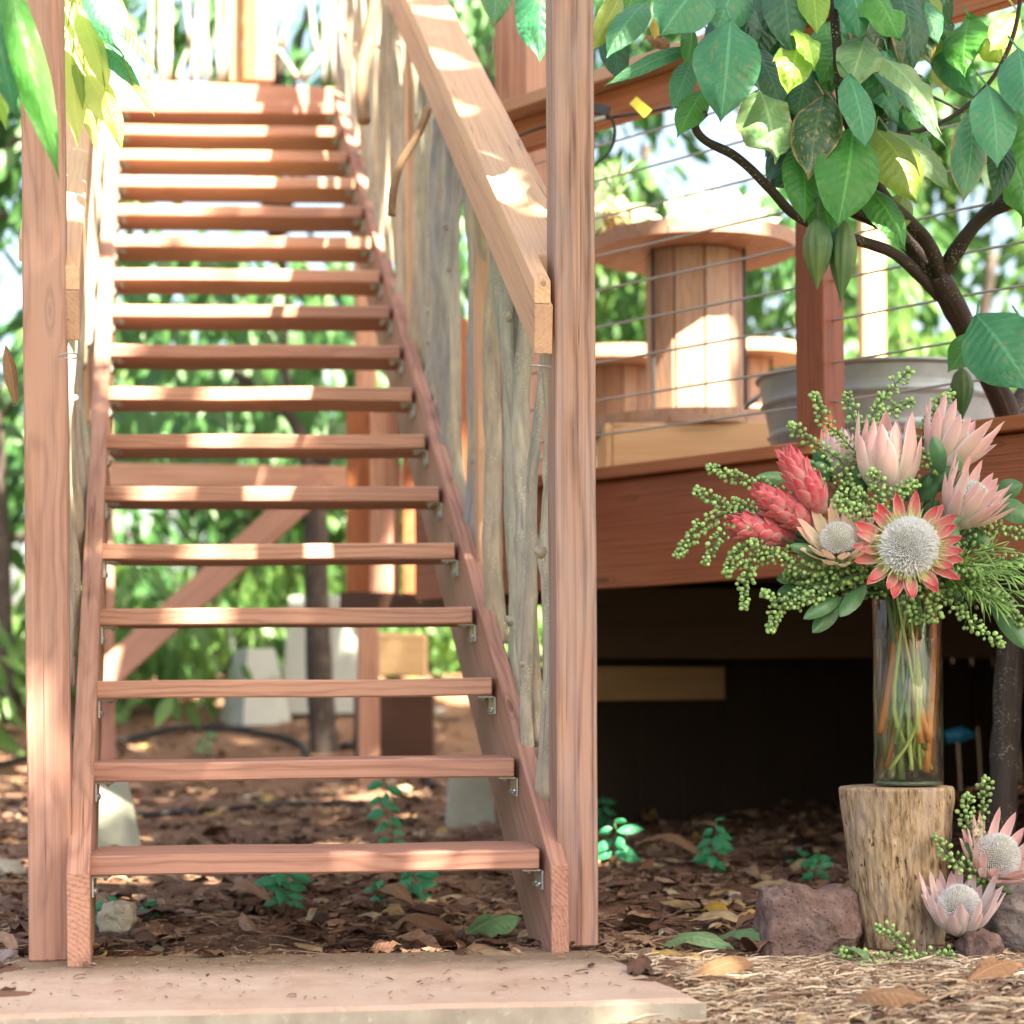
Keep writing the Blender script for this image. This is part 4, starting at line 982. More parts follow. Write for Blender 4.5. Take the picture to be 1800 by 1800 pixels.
br('limb', [(1650, 480, 4.47), (1635, 435, 4.4), (1600, 392, 4.33), (1560, 355, 4.28), (1535, 315, 4.22), (1512, 262, 4.17), (1492, 215, 4.12), (1478, 170, 4.1), (1472, 90, 4.1), (1465, 0, 4.1), (1462, -60, 4.1)], 0.018, 0.008)
br('twig', [(1531, 238, 4.2), (1580, 236, 4.2), (1640, 222, 4.2), (1700, 186, 4.18), (1750, 130, 4.15), (1782, 60, 4.12), (1796, -20, 4.1)], 0.0055, 0.0045)
br('twig', [(1600, 150, 4.3), (1650, 175, 4.3), (1695, 197, 4.3)], 0.003, 0.003)
LEAVES = [(1492, 130, 1522, 262, 60, 3.97, 'teal', .12, .3),
 # base, tip, width px, z, kind, wav, turn
 (1284, 34, 1268, 212, 108, 3.98, 'teal', .12, 0), (1240, -40, 1160, 64, 96, 4.02, 'teal', .1, .2), (1138, 2, 1066, 102, 56, 4.1, 'teal', .1, -.3),
 (1092, -10, 1040, 92, 40, 4.15, 'olive', .15, .3), (1402, 78, 1384, 163, 66, 3.98, 'lime', .35, 0), (1398, 48, 1432, 122, 44, 3.97, 'lime', .35, .4),
 (1335, 158, 1362, 292, 92, 4.02, 'pale', .4, .2), (1322, 80, 1372, 196, 70, 4.12, 'dark', .15, .3), (1448, 165, 1420, 318, 80, 4.0, 'spot', .25, -.2),
 (1404, 255, 1414, 392, 66, 4.03, 'green', .08, .15), (1500, 225, 1472, 402, 104, 3.97, 'green', .12, .1), (1440, 330, 1464, 434, 62, 4.05, 'green', .15, 0),
 (1538, 228, 1612, 356, 92, 4.08, 'olive', .08, .2), (1520, 322, 1592, 440, 60, 4.1, 'green', .1, .3), (1708, 196, 1692, 358, 60, 4.0, 'browned', .15, .2),
 (1736, 150, 1753, 296, 74, 3.95, 'teal', .08, 0), (1790, 85, 1806, 215, 78, 3.95, 'teal', .1, -.2), (1716, 552, 1815, 690, 120, 4.25, 'teal', .08, -.3),
 (1712, 588, 1666, 655, 46, 4.35, 'green', .15, .3), (1535, 90, 1655, 236, 66, 4.05, 'pale', .25, .7), (1528, 120, 1668, 265, 30, 4.0, 'dark', .1, .9),
 (1560, 228, 1672, 336, 60, 4.12, 'pale', .15, .4), (1300, -40, 1258, 58, 84, 4.1, 'teal', .1, 0), (1338, -30, 1396, 94, 66, 4.07, 'dark', .12, .3),
 (1375, -40, 1392, 98, 74, 4.03, 'dark', .12, -.2), (1425, -50, 1436, 60, 52, 4.0, 'lime', .15, 0), (1522, -30, 1582, 74, 78, 4.02, 'green', .3, .3),
 (1490, -40, 1512, 72, 60, 4.05, 'teal', .2, 0), (1522, 62, 1492, 158, 74, 4.05, 'pale', .25, 0), (1560, 90, 1520, 175, 60, 4.1, 'teal', .25, .2),
 (1728, 50, 1764, 118, 60, 4.4, 'olive', .2, 0), (1660, 60, 1606, 108, 40, 4.45, 'lime', .2, 0), (1806, 170, 1798, 334, 60, 4.05, 'green', .1, .3),
 (1762, 225, 1744, 362, 48, 4.1, 'dark', .1, .4), (1216, 105, 1180, 195, 40, 4.12, 'teal', .1, .2), (1238, 155, 1190, 242, 48, 4.08, 'green', .1, 0),
 (1218, 82, 1060, 152, 26, 4.1, 'teal', .15, 1.1), (1168, 22, 1150, 70, 30, 4.15, 'yellow', .2, 0), (1136, 62, 1176, 90, 34, 4.2, 'dead', .3, .5),
 (962, -60, 948, 108, 95, 4.3, 'teal', .1, -.3), (880, -70, 868, 48, 60, 4.5, 'browned', .15, 0), (1215, 40, 1205, 118, 34, 4.1, 'green', .1, .5),
 (1360, 60, 1425, 150, 60, 4.2, 'dark', .1, .2), (1400, 130, 1465, 240, 70, 4.2, 'dark', .1, .3), (1340, 10, 1330, 110, 70, 4.22, 'dark', .1, -.2),
 (1450, 40, 1460, 160, 60, 4.2, 'green', .15, 0), (1385, 170, 1405, 270, 60, 4.22, 'dark', .1, 0), (1470, 300, 1440, 380, 55, 4.2, 'dark', .1, .2),
 (1545, 160, 1560, 262, 55, 4.25, 'dark', .15, .5), (1590, 190, 1635, 300, 40, 4.2, 'green', .15, .8), (1580, 60, 1690, 150, 0, 4.2, 'dark', .1, 0),
 (1480, 60, 1440, 150, 60, 4.15, 'green', .2, .3), (1420, 110, 1400, 210, 55, 4.12, 'dark', .1, 0), (1590, 340, 1560, 420, 50, 4.3, 'olive', .1, 0),
 (1640, 20, 1590, 80, 44, 4.4, 'lime', .2, .2), (1790, 20, 1740, 90, 50, 4.3, 'lit', .2, .2), (1655, 100, 1660, 170, 44, 4.5, 'lit', .2, .2),
 (1500, 260, 1545, 350, 60, 4.25, 'dark', .1, .4), (1795, 560, 1830, 640, 60, 4.4, 'green', .1, .4), (1420, 230, 1395, 300, 44, 4.15, 'dark', .1, .3),
 (1270, -30, 1330, 90, 66, 4.2, 'dark', .1, .3), (1200, -50, 1215, 40, 70, 4.25, 'green', .1, .3), (1120, -60, 1100, 40, 60, 4.3, 'green', .1, .3),
 (1560, -60, 1620, 30, 70, 4.3, 'dark', .1, .3), (1600, -30, 1655, 40, 40, 4.35, 'olive', .1, .3), (1510, 110, 1580, 220, 50, 4.22, 'teal', .15, .7),
]
rr = random.Random(3)
for k in range(46):
    cxx, cyy = rr.choice([(1290, 20), (1370, 60), (1440, 120), (1500, 60), (1400, 200), (1480, 260), (1560, 120), (1230, 30), (1540, 220), (1620, 40), (1740, 30), (1790, 250), (1120, -10)])
    x_ = cxx + rr.uniform(-50, 50); y_ = cyy + rr.uniform(-70, 40); L_ = rr.uniform(85, 150); an_ = rr.uniform(-.5, .7)
    LEAVES.append((x_, y_, x_ + L_ * math.sin(an_), y_ + L_ * math.cos(an_), rr.uniform(48, 74), rr.uniform(4.2, 4.5), rr.choice(['dark', 'dark', 'green', 'teal', 'spot', 'green', 'olive']), rr.uniform(.08, .3), rr.uniform(-.9, .9)))
for (x1, y1, x2, y2, wpx, z, kd, wav, turn) in LEAVES:
    if wpx <= 0: continue
    a = P(x1, y1, z + 0.05); c = P(x2, y2, z - 0.02)
    nr = V((math.sin(turn) * 0.9, -1, 0.25 + rr.uniform(-.1, .25)))
    b = MB(); b.leaf(a, c, px2m(wpx, z) * 1.16, nr, rr.uniform(.05, .14), rr.uniform(.12, .42), 22, 6, wav=wav, rnd=rr.random())
    up = a + V((rr.uniform(-.02, .02), .03, .035))
    b.tube([a + (c - a) * 0.01, a.lerp(up, .5), up], 0.0022, 5)
    b.build('leaf', LM[kd], CT, smooth=True)
def pod(base, tip, wpx, z, mat='pod'):
    a = P(*base, z); c = P(*tip, z - .02); ax = (c - a); L = ax.length; ax /= L; s1 = ax.orthogonal().normalized(); s2 = ax.cross(s1)
    n = 40; m = 28; vs = []; gs = []; R_ = px2m(wpx / 2, z); pf = [(0, .12), (.04, .4), (.12, .72), (.3, .98), (.42, 1.0), (.58, .84), (.72, .58), (.84, .32), (.93, .15), (1, .02)]
    for i in range(m + 1):
        u = i / m; r_ = MB.pw(u, pf) * R_
        for k in range(n):
            t = 2 * PI * k / n; q = r_ * (1 + 0.07 * math.cos(10 * t) * math.sin(PI * u) + .03 * noise.noise(V((u * 9, math.cos(t) * 3, math.sin(t) * 3))))
            vs.append(a + ax * (L * u) + (s1 * math.cos(t) + s2 * math.sin(t)) * q); gs.append((u * L + tip[0], q * math.cos(t), q * math.sin(t)))
    b = MB(); b.add(vs, [(i * n + k, i * n + (k + 1) % n, (i + 1) * n + (k + 1) % n, (i + 1) * n + k) for i in range(m) for k in range(n)], gs)
    b.tube([a + ax * .004, a - ax * .03, a - ax * .05 + V((0, .03, .01))], 0.004, 6)
    return b.build('pod', M[mat], CT, smooth=True)
pod((1438, 385), (1436, 510), 52, 4.0); pod((1484, 390), (1478, 532), 48, 4.02); pod((1690, 648), (1692, 738), 40, 4.5)

# leaves of the tree at the left
TL = empty('leafy_branch', tuple(P(120, -200, 4.2)), 'drooping branch of thin yellow-green leaves hanging at the upper left beside the post', 'branch')
def limb_off(E, pts, r0, r1):
    pts_ = spline([P(*p) for p in pts], 5); MB().tube(pts_, [lerp(r0, r1, i / (len(pts_) - 1)) for i in range(len(pts_))], 10, .1).build('twig', M['brownstick'], E, smooth=True)
limb_off(TL, [(60, -330, 4.3), (100, -200, 4.25), (130, -90, 4.2), (150, -20, 4.2)], .012, .006)
for (x1, y1, x2, y2, wpx, z, kd, turn) in [
  (112, -20, 120, 185, 40, 4.25, 'lit', .2), (160, 20, 176, 200, 56, 4.28, 'lit', .25), (125, -30, 108, 150, 50, 4.3, 'lit', .1), (205, 0, 226, 130, 50, 4.3, 'lit', .4), (150, 90, 170, 270, 44, 4.3, 'lit', 0), (118, 60, 136, 260, 52, 4.22, 'lit', .3), (178, 10, 232, 130, 46, 4.25, 'lit', .3), (210, 70, 262, 190, 38, 4.2, 'lit', .1), (132, 5, 192, 168, 44, 4.15, 'lit', .2), (150, -30, 219, 100, 60, 4.1, 'teal', .2), (198, 36, 274, 124, 30, 4.1, 'green', .5),
  (128, 105, 146, 192, 22, 4.2, 'olive', .6), (186, 160, 215, 264, 34, 4.1, 'olive', .1), (168, 70, 258, 168, 46, 4.15, 'teal', .3), (232, 142, 272, 206, 18, 4.1, 'olive', .5),
  (148, 120, 206, 236, 58, 4.2, 'lit', .1), (140, -40, 160, 70, 50, 4.3, 'lit', .4), (100, 60, 112, 210, 40, 4.35, 'lit', .3), (170, -40, 232, 90, 44, 4.3, 'lit', .1), (190, 90, 250, 150, 24, 4.25, 'lit', 0)]:
    a = P(x1, y1, z + .04); c = P(x2, y2, z); b = MB(); b.leaf(a, c, px2m(wpx, z), V((turn, -1, .4)), .1, .3, 16, 4, wav=.15, rnd=rr.random())
    tw = P(140, -50, 4.2); b.tube([a, a.lerp(tw, .25) + V((0, 0, .02)), a.lerp(tw, .6)], .0018, 5); b.build('leaf', LM[kd], TL, smooth=True)
TL2 = empty('leafy_branch', tuple(P(10, -200, 3.1)), 'out-of-focus long green leaf branch hanging in front of the left post', 'branch')
limb_off(TL2, [(-60, -330, 3.2), (-20, -180, 3.1), (5, -60, 3.1)], .008, .004)
for (x1, y1, x2, y2, wpx, z, kd, turn) in [(5, -60, 104, 320, 66, 3.1, 'green', .3), (-30, -40, 28, 205, 70, 3.15, 'teal', .2), (-50, 20, 12, 230, 60, 3.3, 'lime', .2)]:
    a = P(x1, y1, z); c = P(x2, y2, z); b = MB(); b.leaf(a, c, px2m(wpx, z), V((turn, -1, .2)), .06, .5, 20, 4, wav=.25, rnd=rr.random()); b.build('leaf', LM[kd], TL2, smooth=True)
b = MB(); b.leaf(P(28, 708, 3.98), P(10, 606, 3.98), .03, V((.4, -1, 0)), .05, .6, 12, 3, wav=.2, prof=MB.NARR); o = b.build('dry_leaf', LM['dead'], smooth=True)
tag(o, 'grey pointed dried leaf sticking out left of the left post', 'leaf')

# ------------------------------------------------------------------ bouquet
def frame(ax):
    ax = V(ax).normalized(); e1 = ax.cross(V((0.1, 0.2, 1))).normalized(); e2 = ax.cross(e1); return ax, e1, e2
VC = V((vb.x, 3.92, VT))
def protea(name, label, ctr, axis, R, layers, mats, head='stamen', stem=True, head_h=0.9, nsp=700, stem_end=None, core=None, seed=0, tipup=0.0, fringe=0, group='protea flowers', hs=0.98):
    """ctr = centre of the head base; layers: (count, r0, h0, length, phi0, phi1, width) radii in units of R"""
    rr = random.Random(seed + 77); ax, e1, e2 = frame(axis); ctr = V(ctr)
    E = empty(name, tuple(ctr), label, 'flower', group)
    for li, (cnt, r0, h0, L, p0, p1, wd) in enumerate(layers):
        b = MB()
        for k in range(cnt):
            a = 2 * PI * (k + 0.5 * (li % 2)) / cnt + rr.uniform(-.09, .09); rad = e1 * math.cos(a) + e2 * math.sin(a); tan = -e1 * math.sin(a) + e2 * math.cos(a)
            p = ctr + rad * (r0 * R) + ax * (h0 * R); n = 10; LL = L * R * rr.uniform(.88, 1.1); q0 = p0 + rr.uniform(-.1, .1); q1 = p1 + rr.uniform(-.16, .16)
            vs = []; gs = []; nc = 2; rnd = rr.random(); W_ = wd * R * rr.uniform(.85, 1.1)
            for i in range(n + 1):
                u = i / n; ph = q1 + (q0 - q1) * (1 - u) ** 1.7; dr = rad * math.sin(ph) + ax * math.cos(ph); nr = rad * math.cos(ph) - ax * math.sin(ph)
                if i: p = p + dr * (LL / n)
                wv = MB.pw(u, MB.BPR) * W_ / 2
                for j in range(-nc, nc + 1):
                    v = j / nc; vs.append(p + tan * (wv * v) - nr * (wv * .55 * v * v)); gs.append((u, v, rnd))
            kk = 2 * nc + 1
            b.add(vs, [(i * kk + j, i * kk + j + 1, (i + 1) * kk + j + 1, (i + 1) * kk + j) for i in range(n) for j in range(kk - 1)], gs)
        b.build('bracts', mats[min(li, len(mats) - 1)], E, smooth=True)
    hb = MB(); hr = R * hs
    if head:
        # closed dome and fine spikes
        base = []; 
        prof = [(hr * math.sin(PI / 2 * (1 - i / 10)), hr * head_h * math.cos(PI / 2 * (1 - i / 10))) for i in range(11)]
        n = 24; vs = []; gs = []
        for (r, z) in [(hr * .6, -hr * .5)] + prof:
            for k in range(n): a = 2 * PI * k / n; vs.append(ctr + ax * z + (e1 * math.cos(a) + e2 * math.sin(a)) * max(r, 1e-4) * .9); gs.append((0, 0, .5))
        cm = MB().add(vs, [(i * n + k, i * n + (k + 1) % n, (i + 1) * n + (k + 1) % n, (i + 1) * n + k) for i in range(11) for k in range(n)], gs)
        cm.build('flower_core', M[core or 'stamen_core'], E, smooth=True)
        for k in range(nsp):
            f = (k + .5) / nsp; ph = math.acos(1 - f * 1.0); a = k * 2.399963
            rad = e1 * math.cos(a) + e2 * math.sin(a)
            pos = ctr + (rad * math.sin(ph) * hr + ax * math.cos(ph) * hr * head_h) * .86
            nr = (rad * math.sin(ph) + ax * (math.cos(ph) + .25) + V((rr.uniform(-.12, .12), rr.uniform(-.12, .12), rr.uniform(-.12, .12)))).normalized(); L = hr * .24 * rr.uniform(.7, 1.3)
            s1 = nr.orthogonal().normalized(); s2 = nr.cross(s1); w_ = hr * .036
            tip = pos + nr * L; rnd = rr.random(); rm = pos + nr * L * .6
            vs = [pos + (s1 * math.cos(t) + s2 * math.sin(t)) * w_ * .8 for t in (0, 2.09, 4.19)] + [rm + (s1 * math.cos(t) + s2 * math.sin(t)) * w_ for t in (0, 2.09, 4.19)] + [tip]
            hb.add(vs, [(0, 1, 4, 3), (1, 2, 5, 4), (2, 0, 3, 5), (3, 4, 6), (4, 5, 6), (5, 3, 6)], [(0, 0, rnd)] * 7)
        hb.build('flower_head', M[head], E)
    if fringe:
        fb = MB()
        for k in range(fringe):
            a = rr.random() * 6.28; rad = e1 * math.cos(a) + e2 * math.sin(a); p = ctr + rad * hr * .86 + ax * hr * .1
            dr = (rad * rr.uniform(.5, 1.1) + ax * rr.uniform(.1, .9) + V((0, 0, -.1))).normalized(); L = hr * rr.uniform(.25, .6)
            fb.tube([p, p + dr * L * .6, p + dr * L + V((rr.uniform(-.1, .1), 0, rr.uniform(-.1, .1))) * L], [.0012, .001, .0004], 4, rn=0)
        fb.g = [(g[0], g[1], rr.random()) for g in fb.g]
        fb.build('florets', M['floret'], E)
    if stem:
        bt = ctr - ax * (R * 1.0); e = stem_end or V((vb.x + rr.uniform(-.04, .04), 3.92 + rr.uniform(-.035, .035), vb.z + rr.uniform(.02, .10)))
        nk = V((vb.x + rr.uniform(-.035, .035), 3.92 + rr.uniform(-.03, .03), VT - .005))
        pts = spline([ctr, bt, bt.lerp(nk, .55) - ax * .01, nk, e], 6) if stem_end is None else spline([ctr, bt, e], 6)
        MB().tube(pts, .0062, 9, .08).build('stem', M['bstem'] if rr.random() < .6 else M['gstem'], E, smooth=True)
    return E
OPEN = lambda s=1.0: [(17, .55, -.35, 2.0 * s, 1.15, .95, .52), (17, .70, -.25, 1.65 * s, 1.0, .75, .50), (15, .85, -.1, 1.2 * s, .9, .62, .42)]
CUP = [(8, .10, -1.5, 1.2, 1.35, .05, .95), (10, .25, -1.35, 1.75, 1.3, -.12, .88), (12, .38, -1.2, 2.35, 1.25, -.22, .78), (12, .45, -1.05, 2.9, 1.1, -.22, .66)]
zf = 3.92
# large open flower facing the camera
protea('king_protea', 'fully open king protea with red-tipped bracts and a white dome, facing the viewer', P(1597, 962, zf - .17), (-0.08, -1, .16), .056,
       [(15, .60, -.45, 1.55, 1.3, 1.05, .44), (13, .78, -.25, 1.15, 1.25, .95, .38)], [B_RED, B_RED], nsp=1500, head_h=.8, seed=1, fringe=170)
protea('king_protea', 'half-open peach king protea left of the red-tipped one', P(1474, 952, zf - .13), (-.12, -.72, .70), .035,
       [(10, .35, -1.0, 2.9, 1.45, .62, .85), (12, .5, -.8, 2.6, 1.2, .42, .72)], [B_PEACH], nsp=650, head_h=1.1, seed=2)
protea('king_protea', 'upright tulip-shaped pink king protea at the top centre of the bouquet', P(1560, 808, zf - .03), (.02, -.18, 1), .053, CUP, [B_PALE, B_PALE, B_PINK, B_PINK], nsp=500, head_h=1.0, seed=3)
protea('king_protea', 'wide pink king protea spreading its pointed bracts at the upper right', P(1668, 790, zf + .03), (.42, -.12, .9), .052,
       [(8, .12, -1.2, 1.1, 1.3, .2, .85), (10, .28, -1.0, 1.8, 1.25, .22, .75), (12, .4, -.8, 2.3, 1.1, .3, .62), (12, .5, -.6, 2.5, .9, .25, .50)], [B_PALE, B_PALE, B_PINK, B_PINK], nsp=450, seed=4)
protea('king_protea', 'half-open pink king protea with a white centre at the right of the red-tipped one', P(1697, 893, zf - .07), (.42, -.42, .8), .043,
       [(8, .12, -1.15, 1.2, 1.3, .2, .9), (10, .28, -.95, 1.9, 1.25, .22, .8), (12, .4, -.8, 2.55, 1.1, .26, .62), (11, .5, -.6, 2.7, .9, .16, .5)], [B_PALE, B_PALE, B_PINK, B_PINK], nsp=600, head_h=1.3, seed=5)
protea('king_protea', 'small pale protea at the back left of the tulip-shaped one', P(1478, 800, zf + .07), (-.05, -.1, 1), .032, CUP, [B_PALE], nsp=200, seed=6)
CLOSED = [(8, .10, -1.6, 1.1, 1.2, .15, .85), (9, .22, -1.3, 1.3, 1.15, .12, .8), (10, .36, -.85, 1.4, 1.0, .08, .74), (11, .42, -.35, 1.45, .85, .06, .68), (11, .44, .2, 1.45, .65, .04, .62), (10, .42, .75, 1.4, .5, .0, .55), (8, .34, 1.2, 1.35, .35, -.05, .45)]
for (x, y, ax, r, lab, sd) in ((1420, 858, (-.55, -.3, .8), .038, 'topmost of the three coral-red proteas at the left of the bouquet', 7), (1392, 902, (-.85, -.35, .5), .038, 'middle of the three coral-red proteas at the left of the bouquet', 8),
                              (1352, 935, (-.95, -.45, .18), .038, 'lowest and leftmost coral-red protea of the bouquet', 9)):
    protea('red_protea', lab, P(x, y, zf - .09 + .02 * (sd - 8)), ax, r, CLOSED, [B_CORAL], hs=.30, head='darkcore', nsp=60, head_h=4.2, core='darkcore', seed=sd, group='coral-red proteas')
protea('king_protea', 'upright pale pink protea lying against the stump foot on the small rock', P(1686, 1600, 3.80), (-.02, -.42, 1), .041, [(9, .15, -1.3, 1.2, 1.35, .3, .9), (12, .4, -1.15, 1.8, 1.35, .28, .8), (14, .62, -1.0, 2.3, 1.25, .22, .66), (14, .75, -.8, 2.6, 1.1, .2, .52)], [B_PALE, B_PALE, B_PALE, B_PALE], nsp=900, head_h=1.25, seed=10, stem=False)
protea('king_protea', 'open pink protea resting on the grey boulder at the right edge', P(1748, 1512, 3.86), (.28, -.62, .68), .046,
       [(10, .12, -1.15, 1.1, 1.25, .3, .7), (13, .28, -.95, 1.8, 1.2, .5, .6), (15, .4, -.8, 2.3, 1.15, .55, .48), (14, .5, -.6, 2.3, .95, .42, .42)], [B_PINK], nsp=800, head_h=1.25, seed=11, stem_end=P(1775, 1570, 3.95))

def sprig(name, label, pts, cat='sprig', group='green berry sprigs in the bouquet', r=.0045, dens=1.05, seed=0, tovase=True, spread=.0155):
    rr = random.Random(seed); pw_ = [P(*p) for p in pts]; E = empty(name, tuple(pw_[-1]), label, cat, group)
    path = spline(pw_, 8); st = MB(); be = MB(); stem = list(path)
    if tovase:
        nk = V((vb.x + rr.uniform(-.03, .03), 3.92 + rr.uniform(-.03, .03), VT - .01)); stem = spline([pw_[0], *pw_[1:], pw_[-1].lerp(nk, .5) + V((0, 0, .01)), nk, V((nk.x, nk.y, VT - rr.uniform(.03, .09)))], 6)
    st.tube(stem, [lerp(.0012, .0028, i / (len(stem) - 1)) for i in range(len(stem))], 6)
    L = sum((path[i + 1] - path[i]).length for i in range(len(path) - 1)); cnt = int(L / .0032 * dens)
    for k in range(cnt):
        f = k / cnt; i = f * (len(path) - 1); a = int(i); p = path[a].lerp(path[min(a + 1, len(path) - 1)], i - a)
        t = (path[min(a + 1, len(path) - 1)] - path[a]).normalized(); s1 = t.orthogonal().normalized(); s2 = t.cross(s1); an = k * 2.4 + rr.uniform(-.5, .5)
        env = spread * (0.45 + .55 * min(1, f * 4)) * rr.uniform(.45, 1.25)
        d = (s1 * math.cos(an) + s2 * math.sin(an) - t * .45).normalized()
        q = p + d * env; st.tube([p, q], .0006, 3, cap=False); rb = r * rr.uniform(.7, 1.15)
        be.sphere(q, rb, 8, 6, el=1.12, ax=d); be.sphere(q + d * rb * 1.05, rb * .22, 4, 3, rnd=0)
        if rr.random() < .3: st.tube([p, p + (d + V((0, 0, .3))) * env * .6], [.0016, .0004], 3)
    st.build('stem', M['gstem'], E, smooth=True); be.build('berries', M['berry'], E, smooth=True)
za, zb_, zc = zf - .10, zf - .02, zf + .05
SPR = [
 ([(1432, 692, zb_), (1452, 742, zb_), (1490, 780, zb_), (1535, 840, zb_)], 'berry sprig rising steeply at the upper left before the reddish post'),
 ([(1388, 746, zb_), (1420, 772, zb_), (1475, 808, zb_), (1510, 850, zb_)], 'berry sprig slanting out above the coral-red proteas'),
 ([(1598, 652, zc), (1560, 690, zc), (1535, 730, zc), (1530, 800, zc)], 'tallest berry sprig, rising before the metal tub'),
 ([(1489, 692, zc), (1500, 735, zc), (1525, 760, zc), (1545, 810, zc)], 'thin berry sprig just right of the small pale protea'),
 ([(1604, 706, zc), (1565, 722, zc), (1540, 750, zc), (1540, 800, zc)], 'berry sprig bending right above the tulip-shaped protea'),
 ([(1672, 692, zc + .03), (1645, 718, zc + .03), (1625, 760, zc), (1600, 820, zb_)], 'berry sprig reaching up beside the cacao trunk'),
 ([(1244, 820, zb_), (1290, 838, zb_), (1340, 855, zb_), (1400, 880, zb_), (1460, 920, zb_)], 'long upper berry sprig reaching far left over the fascia board'),
 ([(1222, 862, zb_ - .02), (1260, 880, zb_ - .02), (1300, 905, zb_), (1380, 930, zb_)], 'berry sprig pointing to the extreme left below the longest one'),
 ([(1190, 978, za + .03), (1215, 945, za + .03), (1245, 915, za + .03), (1300, 900, zb_), (1380, 920, zb_)], 'drooping berry sprig whose tip hangs leftmost'),
 ([(1240, 990, za), (1255, 960, za), (1272, 935, za), (1330, 930, za)], 'short drooping berry sprig beside the lowest coral-red protea'),
 ([(1276, 1008, za), (1290, 985, za), (1312, 962, za), (1400, 960, zb_)], 'short berry sprig hanging below the lowest coral-red protea'),
 ([(1309, 1068, za), (1310, 1020, za), (1325, 985, za), (1380, 970, za), (1450, 990, zb_)], 'berry sprig hanging straight down at the left of the bouquet'),
 ([(1356, 1110, za), (1366, 1075, za), (1400, 1045, za), (1460, 1020, za), (1540, 1020, zb_)], 'lowest hanging berry sprig left of the vase'),
 ([(1340, 1040, za - .02), (1390, 1062, za - .02), (1440, 1045, za - .02), (1500, 1010, za), (1560, 1010, zb_)], 'berry sprig curving under the peach protea'),
 ([(1320, 952, za - .02), (1370, 980, za - .02), (1420, 1000, za - .02), (1480, 1005, za), (1550, 1010, zb_)], 'thick berry sprig below the peach protea'),
 ([(1533, 830, za - .02), (1543, 860, za), (1545, 900, za), (1560, 950, zb_)], 'berry sprig standing before the tulip-shaped protea'),
 ([(1468, 876, za - .05), (1488, 892, za - .05), (1515, 905, za - .03), (1550, 950, zb_)], 'berry sprig hanging over the peach protea'),
 ([(1505, 860, za), (1520, 885, za), (1535, 920, za), (1560, 960, zb_)], 'short berry sprig between the peach and tulip-shaped proteas'),
 ([(1612, 850, za), (1585, 862, za), (1570, 890, za), (1580, 950, zb_)], 'berry sprig just above the red-tipped protea'),
 ([(1798, 1098, za), (1765, 1060, za), (1720, 1035, za), (1650, 1020, zb_)], 'berry sprig drooping to the right edge'),
 ([(1762, 1134, za), (1725, 1108, za), (1690, 1080, za), (1640, 1040, zb_)], 'lowest berry sprig right of the vase'),
 ([(1804, 940, zb_), (1760, 930, zb_), (1720, 935, zb_), (1660, 970, zb_)], 'berry sprig pointing right above the needle-leaved foliage'),
 ([(1808, 985, zb_), (1770, 985, zb_), (1720, 990, zb_), (1650, 1000, zb_)], 'berry sprig pointing right inside the needle-leaved foliage'),
 ([(1618, 1092, za + .03), (1600, 1070, za + .03), (1592, 1045, za + .03), (1595, 1020, zb_)], 'short berry sprig hanging before the vase rim'),
 ([(1648, 830, zb_), (1630, 812, zb_), (1615, 800, zb_), (1600, 850, zb_)], 'berry sprig tucked between the tulip-shaped and upper right proteas'),
 ([(1470, 990, za - .03), (1500, 975, za - .03), (1530, 985, za - .02), (1560, 1010, zb_)], 'dense berry sprig at the lower right of the peach protea'),
 ([(1415, 820, zb_), (1450, 830, zb_), (1500, 860, zb_), (1540, 930, zb_)], 'berry sprig behind the topmost coral-red protea'),
 ([(1380, 1010, zb_), (1420, 1020, zb_), (1480, 1020, zb_), (1560, 1020, zb_)], 'berry sprig filling the underside of the bouquet at the left'),
]
SPR += [
 ([(1580, 770, zc), (1590, 800, zc), (1590, 850, zb_)], 'berry sprig just right of the tulip-shaped protea'),
 ([(1640, 985, za), (1680, 1000, za), (1720, 1010, za), (1640, 1040, zb_)], 'berry sprig nestling right of the red-tipped protea'),
 ([(1455, 1030, zb_), (1500, 1040, zb_), (1560, 1040, zb_)], 'berry sprig at the lowest middle of the bouquet'),
 ([(1480, 855, zb_), (1500, 880, zb_), (1540, 940, zb_)], 'berry sprig behind the peach protea'),
 ([(1740, 965, zb_), (1700, 960, zb_), (1650, 980, zb_)], 'berry sprig under the right-hand pink protea'),
 ([(1290, 880, zb_), (1330, 900, zb_), (1400, 930, zb_)], 'berry sprig running behind the middle coral-red protea'),
 ([(1700, 1000, zb_), (1730, 1040, zb_), (1690, 1060, zb_), (1640, 1040, zb_)], 'berry sprig below the needle-leaved tuft'),
 ([(1640, 1090, za), (1640, 1060, za), (1620, 1030, zb_)], 'berry sprig hanging at the right side of the vase rim'),
]
for i, (pts, lab) in enumerate(SPR): sprig('berry_sprig', lab, pts, seed=i)
